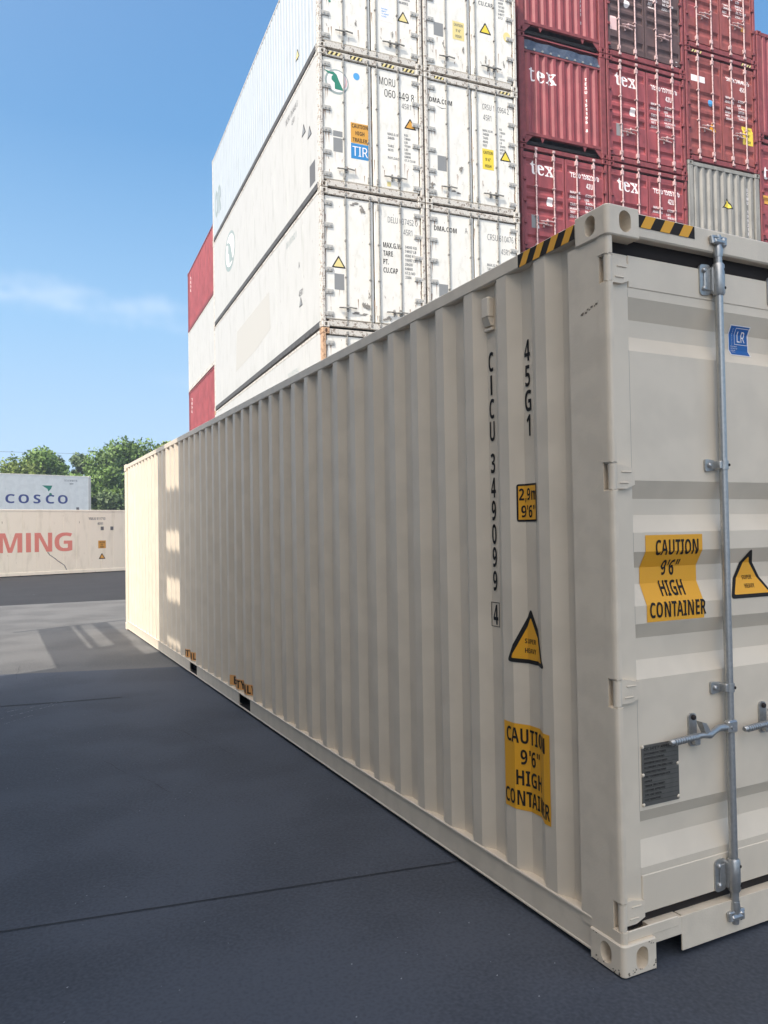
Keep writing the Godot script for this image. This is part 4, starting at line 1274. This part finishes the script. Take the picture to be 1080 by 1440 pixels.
func upright(t: Node3D, s: String, x: float, y: float, h: float, p: PackedVector2Array) -> void:
	var a := PackedVector2Array()
	for k in s.length():
		if s[k] != " ":
			a.append_array(txt(s[k], x, y - k * h * 1.45, h, 0.75, "sans_bold", 1, 0, 4.0))
	ink(t, "serial_lettering", a, M.ink_white, p, 1, -0.02)

func build_far_stack() -> void:   # short boxes standing behind the white stack
	var a := 0.06805
	var O := Vector3(4.0984, 0, -12.848)
	var e := Vector3(cos(a), 0, sin(a))
	var back := Vector3(sin(a), 0, -cos(a))
	var ln := 6.05
	var P := 2.56
	var lab := ["dark red short container at the foot of the stack behind the white one", "red short container behind the white stack, just above the beige container's rail", "red ribbed short container behind the white stack, under the plain white one", "plain white short container between two red ones behind the white stack", "red short container on top of the stack behind the white one"]
	for n in 5:
		var body: Material = M.white if n == 3 else M.red
		var t := thing("short_container", lab[n], "shipping container", O + e * 0.06 + back * 12.36 + Vector3(0, P * n, 0), -a)
		var fr: Material = M.white_frame if n == 3 else M.red_frame
		frame_parts(t, P - 0.015, ln, fr)
		shell_parts(t, P - 0.015, ln, "panels" if n == 3 else "corr", body)
		part(t, "end_wall", bx(Vector3(0.066, 0.03, -0.02), Vector3(W - 0.066, P - 0.03, -0.06)), body)
		if n == 4 or n == 2:
			var sp := corr_side(-0.18, -ln + 0.16)
			var q := PackedVector2Array()
			for k in 4:
				q.append_array(txt("TEXU"[k], -5.35, P * 0.82 - k * 0.17, 0.11, 0.8, "sans_bold", 1, 0, 4.0))
			ink(t, "side_serial", q, M.ink_white, sp, 2, 0.012)

func build_far_row() -> void:
	var turn := PI / 2 - 0.3217 + 0.6434   # long side towards the camera, right end further off
	# direction along the side from left to right in the world
	var dirv := Vector3(5.005, 0, -1.67).normalized()
	turn = atan2(dirv.x, dirv.z)
	var nrm := Vector3(dirv.z, 0, -dirv.x)     # away from the camera
	if nrm.z > 0:
		nrm = -nrm
	var base := Vector3(-1.863, 0, -33.008)
	var right := base + dirv * 5.65
	var H := 2.77
	var t := thing("reefer_container", "long cream container with big faded red letters on its side, across the yard", "shipping container", right, turn)
	frame_parts(t, H, L, M.cream)
	var sp := shell_parts(t, H, L, "panels", M.cream)
	part(t, "end_wall", bx(Vector3(0.066, 0.03, -0.02), Vector3(W - 0.066, H - 0.03, -0.06)), M.cream)
	part(t, "corner_post", bx(Vector3(0.006, 0.118, -0.004), Vector3(0.086, H - 0.118, -0.18), 0.008), M.cream)
	var f := 0.012
	var ming := PackedVector2Array()
	for q in [["M", -5.72, -4.77], ["N", -4.27, -3.54], ["G", -3.44, -2.68]]:
		var gl := txt(q[0], 0.0, 0.98, 0.80, 1.0, "sans_bold", 0, 0, 2.0)
		var wide := 0.01
		for v in gl:
			wide = max(wide, v.x)
		for v in gl:
			ming.append(Vector2(lerpf(q[1], q[2], v.x / wide), v.y))
	ming.append_array(rect(-4.62, 0.98, -4.42, 1.78))
	ink(t, "owner_lettering", ming, M.faded_red, sp, 2, f)
	small_print(t, -1.95, 2.32, ["YMLU 511713"], 0.11, M.ink_grey, sp, 2, f)
	small_print(t, -1.55, 2.10, ["45R1"], 0.11, M.ink_grey, sp, 2, f)
	for x in [-1.4, -0.95]:
		ink(t, "small_label", rect(x, 1.86, x + 0.14, 2.02), M.ink_grey, sp, 2, f)
	var cl := ink(t, "caution_label", rect(-1.52, 1.06, -1.17, 1.40), M.ochre, sp, 2, f)
	var q := txt("CAUTION", -1.345, 1.29, 0.065, 0.62, "sans_bold", 1, 0, 4.0)
	q.append_array(txt("9'6\"", -1.345, 1.19, 0.065, 0.7, "sans_bold", 1, 0, 4.0))
	q.append_array(txt("HIGH", -1.345, 1.09, 0.065, 0.7, "sans_bold", 1, 0, 4.0))
	part(cl, "lettering", lay_on(q, sp, 2, f, 0.005), M.black)
	warn(t, Vector2(-1.35, 0.72), 0.26, M.ochre, sp, 2, f)
	# crooked scratch below the letters
	var sc := PackedVector2Array()
	var pts := [Vector2(-3.75, 0.95), Vector2(-3.65, 0.82), Vector2(-3.45, 0.68), Vector2(-3.3, 0.55), Vector2(-3.05, 0.38), Vector2(-2.95, 0.18)]
	for k in pts.size() - 1:
		var u: Vector2 = pts[k]
		var v: Vector2 = pts[k + 1]
		sc.append_array([u, v, v + Vector2(0.03, 0.01), u, v + Vector2(0.03, 0.01), u + Vector2(0.03, 0.02)])
	ink(t, "scratch", sc, M.ink_grey, sp, 2, f)
	# second row further off, two high
	var b2 := base + nrm * 16.0
	var r2 := Vector3(3.6, 0, -51.7)
	for n in 2:
		var c := thing("reefer_container", ["white container under the blue lettered one in the farther row", "white container with spaced blue letters and green mark, upper of the farther row"][n], "shipping container", r2 + Vector3(0, 2.74 * n, 0), turn)
		frame_parts(c, 2.73, L, M.white_door)
		var p2 := shell_parts(c, 2.73, L, "panels", M.white_far)
		part(c, "end_wall", bx(Vector3(0.066, 0.03, -0.02), Vector3(W - 0.066, 2.70, -0.06)), M.white)
		part(c, "corner_post", bx(Vector3(0.006, 0.118, -0.004), Vector3(0.086, 2.61, -0.18), 0.008), M.white)
		if n == 1:
			var w := PackedVector2Array()
			for k in 5:
				w.append_array(txt("COSCO"[k], -5.05 + 0.80 * k, 0.92, 0.55, 1.3, "sans_bold", 1, 0, 2.0))
			ink(c, "owner_lettering", w, M.navy, p2, 2, f)
			ink(c, "owner_mark", poly_tris(PackedVector2Array([Vector2(-3.15, 2.05), Vector2(-2.5, 2.05), Vector2(-2.6, 1.83), Vector2(-2.75, 1.67), Vector2(-2.8, 1.83)])), M.green, p2, 2, f)
			ink(c, "owner_mark", poly_tris(oval(Vector2(-2.62, 1.5), 0.09, 0.09, 10)), M.green, p2, 2, f)
			small_print(c, -1.75, 2.35, ["CCLU 264217 8"], 0.11, M.ink_grey, p2, 2, f)
			small_print(c, -1.4, 2.15, ["45R1"], 0.1, M.ink_grey, p2, 2, f)
			ink(c, "small_label", rect(-0.98, 0.5, -0.8, 0.7), M.ink_grey, p2, 2, f)
	# white pipe frame rising behind the cream container
	var g := thing("pipe_frame", "thin white pipe frame standing behind the long cream container", "frame", Vector3(4.1, 0, -40.2))
	for x in [0.0, 0.66]:
		part(g, "upright", keyed("pup", func(s): tube(s, [Vector3(0, 0, 0), Vector3(0, 3.38, 0)], 0.025, 6)), M.ink_white, Vector3(x, 0, 0))
	part(g, "top_bar", keyed("pbar", func(s): tube(s, [Vector3(0, 3.38, 0), Vector3(0.66, 3.36, 0)], 0.025, 6)), M.ink_white)
	# overhead wire
	var pts2 := []
	for k in 25:
		var u := k / 24.0
		pts2.append(Vector3(lerpf(-40.0, 40.0, u), 9.35 - 0.9 * (1.0 - pow(2 * u - 1, 2)) * 0.5, -72.0))
	var wire := mb()
	tube(wire, pts2, 0.013, 5)
	var wn := part(self, "overhead_wire", done(wire), M.ink_grey)
	wn.set_meta("label", "thin overhead wire crossing the sky above the trees")
	wn.set_meta("category", "cable")

# ---------------------------------------------------------------- what shades the foreground
func build_shade() -> void:
	# four containers stacked beside the camera, outside the picture
	var H := 2.438
	var ln := 9.125
	for n in 4:
		var t := thing("white_container", ["plain white container at the foot of the stack beside the camera", "plain white container second in the stack beside the camera", "plain white container third in the stack beside the camera", "plain white container topping the stack beside the camera"][n], "shipping container", Vector3(-6.64, H * n, 4.5))
		frame_parts(t, H - 0.004, ln, M.white)
		shell_parts(t, H - 0.004, ln, "panels", M.white)
		part(t, "end_wall", bx(Vector3(0.066, 0.03, -0.02), Vector3(W - 0.066, H - 0.03, -0.06)), M.white)
	# added unseen frame, its rungs shaped to throw the ladder shadow
	var g := thing("added_shadow_frame", "added unseen grey steel frame with cross bars, shaped to cast the ladder shadow", "shadow_caster", Vector3(-4.0, 0, 0))
	var b := func(called: String, z0: float, z1: float, y0: float, y1: float, w := 0.12) -> void:
		part(g, called, bx(Vector3(-w * 0.5, y0, z0), Vector3(w * 0.5, y1, z1), 0.01), M.steel_grey)
	b.call("post", -6.75, -7.27, 0.0, 9.4, 0.2)
	b.call("post", -4.45, -5.83, 0.0, 7.7, 0.2)
	b.call("post", -4.45, -5.02, 7.7, 9.4, 0.2)
	b.call("post", -5.2, -5.83, 7.7, 9.4, 0.2)
	b.call("panel", -5.83, -6.75, 0.0, 5.45, 0.1)
	b.call("rung", -5.83, -6.75, 5.64, 6.01)
	b.call("rung", -5.83, -6.75, 6.44, 6.68)
	b.call("rung", -5.83, -6.75, 7.06, 7.48)
	b.call("rung", -5.83, -6.75, 8.3, 8.5)
	b.call("panel", -7.27, -8.6, 3.5, 4.95, 0.1)
	b.call("arm", -8.6, -11.74, 3.5, 4.1)
	b.call("arm", -8.6, -11.74, 4.28, 4.36, 0.06)
	b.call("arm", -8.6, -11.74, 4.75, 5.0)
	b.call("post", -11.74, -11.84, 2.95, 5.6, 0.08)

# ---------------------------------------------------------------- ground and trees
func build_ground() -> void:
	var s := mb()
	quad(s, Vector3(-900, -0.012, 200), Vector3(-900, -0.012, -1600), Vector3(900, -0.012, -1600), Vector3(900, -0.012, 200))
	struct("ground", done(s), M.road)
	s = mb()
	quad(s, Vector3(-80, -0.004, 60), Vector3(-80, -0.004, -31.75), Vector3(80, -0.004, 16.25), Vector3(80, -0.004, 60))  # far edge follows the shadow boundary; shade is put into the colour
	struct("shaded_pavement", done(s), M.asphalt)
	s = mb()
	quad(s, Vector3(-80, -0.008, 60), Vector3(-80, -0.008, -20.1), Vector3(80, -0.008, -17.3), Vector3(80, -0.008, 60))  # lighter tone stands in for sunlight beyond that boundary
	struct("sunlit_pavement", done(s), M.asphalt_sunlit)
	# joints between the paved bays
	for q in [[Vector2(-30, -6.1), Vector2(-2.0, -1.5), Vector2(-0.04, -1.182), Vector2(20, 2.1), 0.004], [Vector2(-30, -6.9), Vector2(-2.02, -6.38), Vector2(-1.45, -6.27), Vector2(-0.9, -6.2), 0.009]]:
		s = mb()
		for k in 3:
			var a: Vector2 = q[k]
			var b: Vector2 = q[k + 1]
			var n: Vector2 = (b - a).orthogonal().normalized() * q[4]
			quad(s, Vector3(a.x - n.x, 0.0, a.y - n.y), Vector3(a.x + n.x, 0.0, a.y + n.y), Vector3(b.x + n.x, 0.0, b.y + n.y), Vector3(b.x - n.x, 0.0, b.y - n.y))
		struct("pavement_joint", done(s), M.joint)
	# fine wandering cracks
	s = mb()
	for q in [[-1.35, -3.9, 0.9, 22], [-0.7, -4.6, 1.2, 20], [-1.8, -9.0, 0.5, 18]]:
		var p := Vector2(q[0], q[1])
		var head: float = q[2]
		for k in int(q[3]):
			head += rng.randf_range(-0.45, 0.45)
			var nx := p + Vector2(sin(head) * 0.3, cos(head)) * rng.randf_range(0.04, 0.09)
			var w := rng.randf_range(0.0006, 0.0018)
			quad(s, Vector3(p.x - w, 0.0005, p.y), Vector3(p.x + w, 0.0005, p.y), Vector3(nx.x + w, 0.0005, nx.y), Vector3(nx.x - w, 0.0005, nx.y))
			p = nx
	var ck := struct("asphalt_cracks", done(s), M.joint)
	ck.set_meta("kind", "stuff")
	# pale tyre scuffs and chips on the asphalt
	s = mb()
	for q in [[-2.02, -6.05, -1.46, -6.3], [-2.02, -5.8, -1.5, -6.2], [-2.0, -5.55, -1.75, -5.8], [-1.75, -10.9, -1.45, -10.95], [-1.2, -18.9, -0.9, -18.95], [-1.9, -22.0, -0.9, -22.1]]:
		var a := Vector2(q[0], q[1])
		var b := Vector2(q[2], q[3])
		for k in 14:
			var t0 := k / 14.0 + rng.randf() * 0.03
			var t1 := t0 + rng.randf_range(0.015, 0.06)
			var w := rng.randf_range(0.001, 0.006)
			var p := a.lerp(b, t0) + Vector2(0, rng.randf_range(-0.015, 0.015))
			var r := a.lerp(b, t1)
			quad(s, Vector3(p.x, 0.0, p.y - w), Vector3(r.x, 0.0, r.y - w), Vector3(r.x, 0.0, r.y + w), Vector3(p.x, 0.0, p.y + w))
	for k in 260:
		var p := Vector2(rng.randf_range(-2.4, 0.0), rng.randf_range(-9.0, 1.0))
		var r := rng.randf_range(0.001, 0.005)
		tri(s, Vector3(p.x, 0.0, p.y), Vector3(p.x + r * 2.0, 0.0, p.y - r), Vector3(p.x + r, 0.0, p.y + r))
	var o := struct("asphalt_scuffs", done(s), M.scuff)
	o.set_meta("kind", "stuff")

func tree(at: Vector3, h: float, w: float, tone: Color, label: String, sd: int, dense := 1.0) -> void:
	var r := RandomNumberGenerator.new()
	r.seed = sd
	var t := thing("tree", label, "tree", at, 0.0, "trees behind the far containers")
	var s := mb()
	var fork := h * 0.35
	tube(s, [Vector3(0, -0.1, 0), Vector3(0.05, fork * 0.5, 0.03), Vector3(0, fork, 0)], [0.26, 0.2, 0.17], 8)
	var clumps := []
	var n := int(10 + w * 1.6)
	for k in n:
		var a := r.randf() * TAU
		var lv := r.randf()
		var rad := w * 0.5 * sqrt(r.randf()) * (1.0 - 0.55 * lv * lv)
		var c := Vector3(cos(a) * rad, lerpf(h * 0.42, h * 0.88, lv), sin(a) * rad)
		clumps.append([c, r.randf_range(0.55, 1.0) * w * 0.2])
		tube(s, [Vector3(0, fork * r.randf_range(0.7, 1.0), 0), c * 0.55 + Vector3(0, fork * 0.35, 0), c], [0.09, 0.05, 0.02], 5)
	part(t, "trunk", done(s), M.bark)
	var q := SurfaceTool.new()
	q.begin(Mesh.PRIMITIVE_TRIANGLES)
	q.set_smooth_group(-1)
	for c in clumps:
		var m := int(430 * dense)
		var ctone := tone * r.randf_range(0.75, 1.25)
		for k in m:
			var d := Vector3(r.randfn(), r.randfn() * 0.8, r.randfn()).normalized()
			var p: Vector3 = c[0] + d * c[1] * pow(r.randf(), 0.4) * r.randf_range(0.8, 1.2)
			var u := Vector3(r.randfn(), r.randfn(), r.randfn()).normalized()
			var v := u.cross((d + Vector3(r.randfn(), r.randfn(), r.randfn()) * 0.6).normalized()).normalized()
			var sz := r.randf_range(0.09, 0.2)
			var col := ctone * r.randf_range(0.7, 1.3)
			col.a = 1.0
			q.set_color(col)
			tri(q, p - u * sz, p + v * sz * 0.5, p + u * sz)
			tri(q, p - u * sz, p + u * sz, p - v * sz * 0.5)
	part(t, "crown", done(q), M.leaf)

func build_trees() -> void:
	var g := Color(0.125, 0.20, 0.038)
	var y := Color(0.17, 0.22, 0.04)
	var dk := Color(0.09, 0.13, 0.045)
	tree(Vector3(0.9, 0, -63), 9.2, 5.2, g, "tall green tree over the middle of the blue lettered container", 1, 1.3)
	tree(Vector3(1.6, 0, -61.5), 8.4, 5.4, g, "full green tree crowded between the tallest and the greyish one", 13, 1.4)
	tree(Vector3(-1.0, 0, -60), 7.9, 6.6, y, "yellow green tree low over the blue lettered container, by the picture's edge", 2, 1.3)
	tree(Vector3(2.5, 0, -66), 8.7, 4.8, dk, "greyish thin crowned tree just right of the tallest one", 3, 1.2)
	tree(Vector3(4.2, 0, -66), 9.0, 3.6, dk, "small sparse grey green tree standing alone against the sky", 4, 1.0)
	tree(Vector3(7.4, 0, -63), 9.6, 6.8, g, "broad bright green tree rising beside the far end of the beige container", 5, 1.5)
	tree(Vector3(9.8, 0, -62), 9.6, 4.6, y, "yellow green tree partly behind the beige container's far rail", 6, 1.2)
	tree(Vector3(5.0, 0, -58), 6.9, 5.6, g, "mid green tree right of the blue lettered container", 7, 1.4)
	tree(Vector3(7.0, 0, -56), 5.6, 5.0, dk, "dark bushy tree low behind the cream container's right end", 8, 1.5)
	tree(Vector3(4.9, 0, -55.6), 4.9, 4.0, dk, "dark low tree beside the upright edge of the blue lettered container", 9, 1.5)
	tree(Vector3(-5.5, 0, -64), 8.6, 6.0, g, "green tree left of the picture behind the far containers", 10)
	tree(Vector3(-11.0, 0, -66), 9.2, 6.0, y, "yellow green tree farthest left behind the far containers", 11)
	tree(Vector3(13.5, 0, -64), 9.0, 5.0, g, "green tree hidden behind the stacks", 12)

# ---------------------------------------------------------------- sky
func make_sky() -> Sky:
	var w := 1024
	var h := 512
	var im := Image.create(w, h, false, Image.FORMAT_RGBF)
	var n := noise(72, 1.0, 5)
	var sunward := Vector3(-sin(deg_to_rad(65.0)) * cos(deg_to_rad(50.0)), sin(deg_to_rad(50.0)), cos(deg_to_rad(65.0)) * cos(deg_to_rad(50.0)))
	n.domain_warp_enabled = true
	n.domain_warp_amplitude = 0.5
	n.domain_warp_frequency = 0.8
	# linear radiance at a few heights above the horizon (sine of elevation)
	var stops := [[0.0, Color(0.40, 0.535, 0.665)], [0.10, Color(0.335, 0.48, 0.64)], [0.25, Color(0.225, 0.395, 0.60)], [0.45, Color(0.098, 0.245, 0.465)], [0.7, Color(0.055, 0.165, 0.37)], [1.0, Color(0.045, 0.125, 0.30)]]
	for j in h:
		var th := PI * (j + 0.5) / h
		var y := cos(th)
		var base := Color(0.16, 0.16, 0.165)
		if y >= 0:
			for k in stops.size() - 1:
				if y <= stops[k + 1][0]:
					base = stops[k][1].lerp(stops[k + 1][1], (y - stops[k][0]) / (stops[k + 1][0] - stops[k][0]))
					break
		for i in w:
			var ph := TAU * (i + 0.5) / w
			var d := Vector3(sin(ph) * sin(th), y, -cos(ph) * sin(th))
			var c := base
			if y > 0.02:
				# thin streaky cloud, flattened towards the horizon
				var q := Vector3(d.x, 0, d.z) / (y + 0.25)
				var f := n.get_noise_3d(q.x * 0.9 + 3.1, q.z * 2.6, y * 3.0)
				var cl := smoothstep(0.25, 0.85, f) * 0.48 * smoothstep(0.02, 0.12, y) * (1.0 - smoothstep(0.35, 0.8, y))
				c = c.lerp(Color(0.62, 0.68, 0.75), cl)
			# glow added round the unseen sun to fill the shade, fading with angle
			if y > -0.05:
				var ang := rad_to_deg(acos(clampf(d.dot(sunward), -1.0, 1.0)))
				c += Color(2.75, 2.5, 2.2) * exp(-pow(ang / 40.0, 2.0)) * smoothstep(-0.05, 0.05, y)
			im.set_pixel(i, j, c)
	var m := PanoramaSkyMaterial.new()
	m.panorama = ImageTexture.create_from_image(im)
	var s := Sky.new()
	s.sky_material = m
	return s

func _ready() -> void:
	rng.seed = 7
	# camera
	var cam := Camera3D.new()
	cam.name = "camera"
	var yaw := 0.46405
	var pit := 0.02273
	var rol := -0.01643
	var f := Vector3(sin(yaw) * cos(pit), sin(pit), -cos(yaw) * cos(pit))
	var r := Vector3(cos(yaw), 0, sin(yaw))
	var u := r.cross(f)
	var r2 := r * cos(rol) + u * sin(rol)
	var u2 := u * cos(rol) - r * sin(rol)
	cam.transform = Transform3D(Basis(r2, u2, -f), Vector3(-2.0683, 1.6744, 2.2190))
	cam.fov = 66.598
	cam.near = 0.05
	cam.far = 3000.0
	add_child(cam, true)
	cam.current = true
	# sky, exposure
	var we := WorldEnvironment.new()
	we.name = "environment"
	var env := Environment.new()
	env.background_mode = Environment.BG_SKY
	env.sky = make_sky()
	env.background_energy_multiplier = 1.0
	env.ambient_light_source = Environment.AMBIENT_SOURCE_SKY
	env.tonemap_mode = Environment.TONE_MAPPER_LINEAR
	env.tonemap_exposure = 1.63
	env.sdfgi_enabled = true
	env.ssao_enabled = true
	env.ssil_enabled = true
	env.fog_enabled = true
	env.fog_density = 0.0012
	env.fog_light_color = Color(0.80, 0.87, 0.95)
	we.environment = env
	add_child(we, true)
	# sun: from behind on the left, fifty degrees up
	var sun := DirectionalLight3D.new()
	sun.name = "sun"
	sun.light_energy = 0.92
	sun.light_color = Color(1.0, 0.97, 0.93)
	sun.light_angular_distance = 0.5
	sun.shadow_enabled = true
	var az := deg_to_rad(65.0)
	var el := deg_to_rad(50.0)
	var dirn := Vector3(sin(az) * cos(el), -sin(el), -cos(az) * cos(el))
	sun.look_at_from_position(Vector3.ZERO, dirn, Vector3.UP)
	add_child(sun, true)
	make_materials()
	build_ground()
	build_shade()
	build_white()
	build_red()
	build_far_stack()
	build_far_row()
	build_trees()
	near_container()
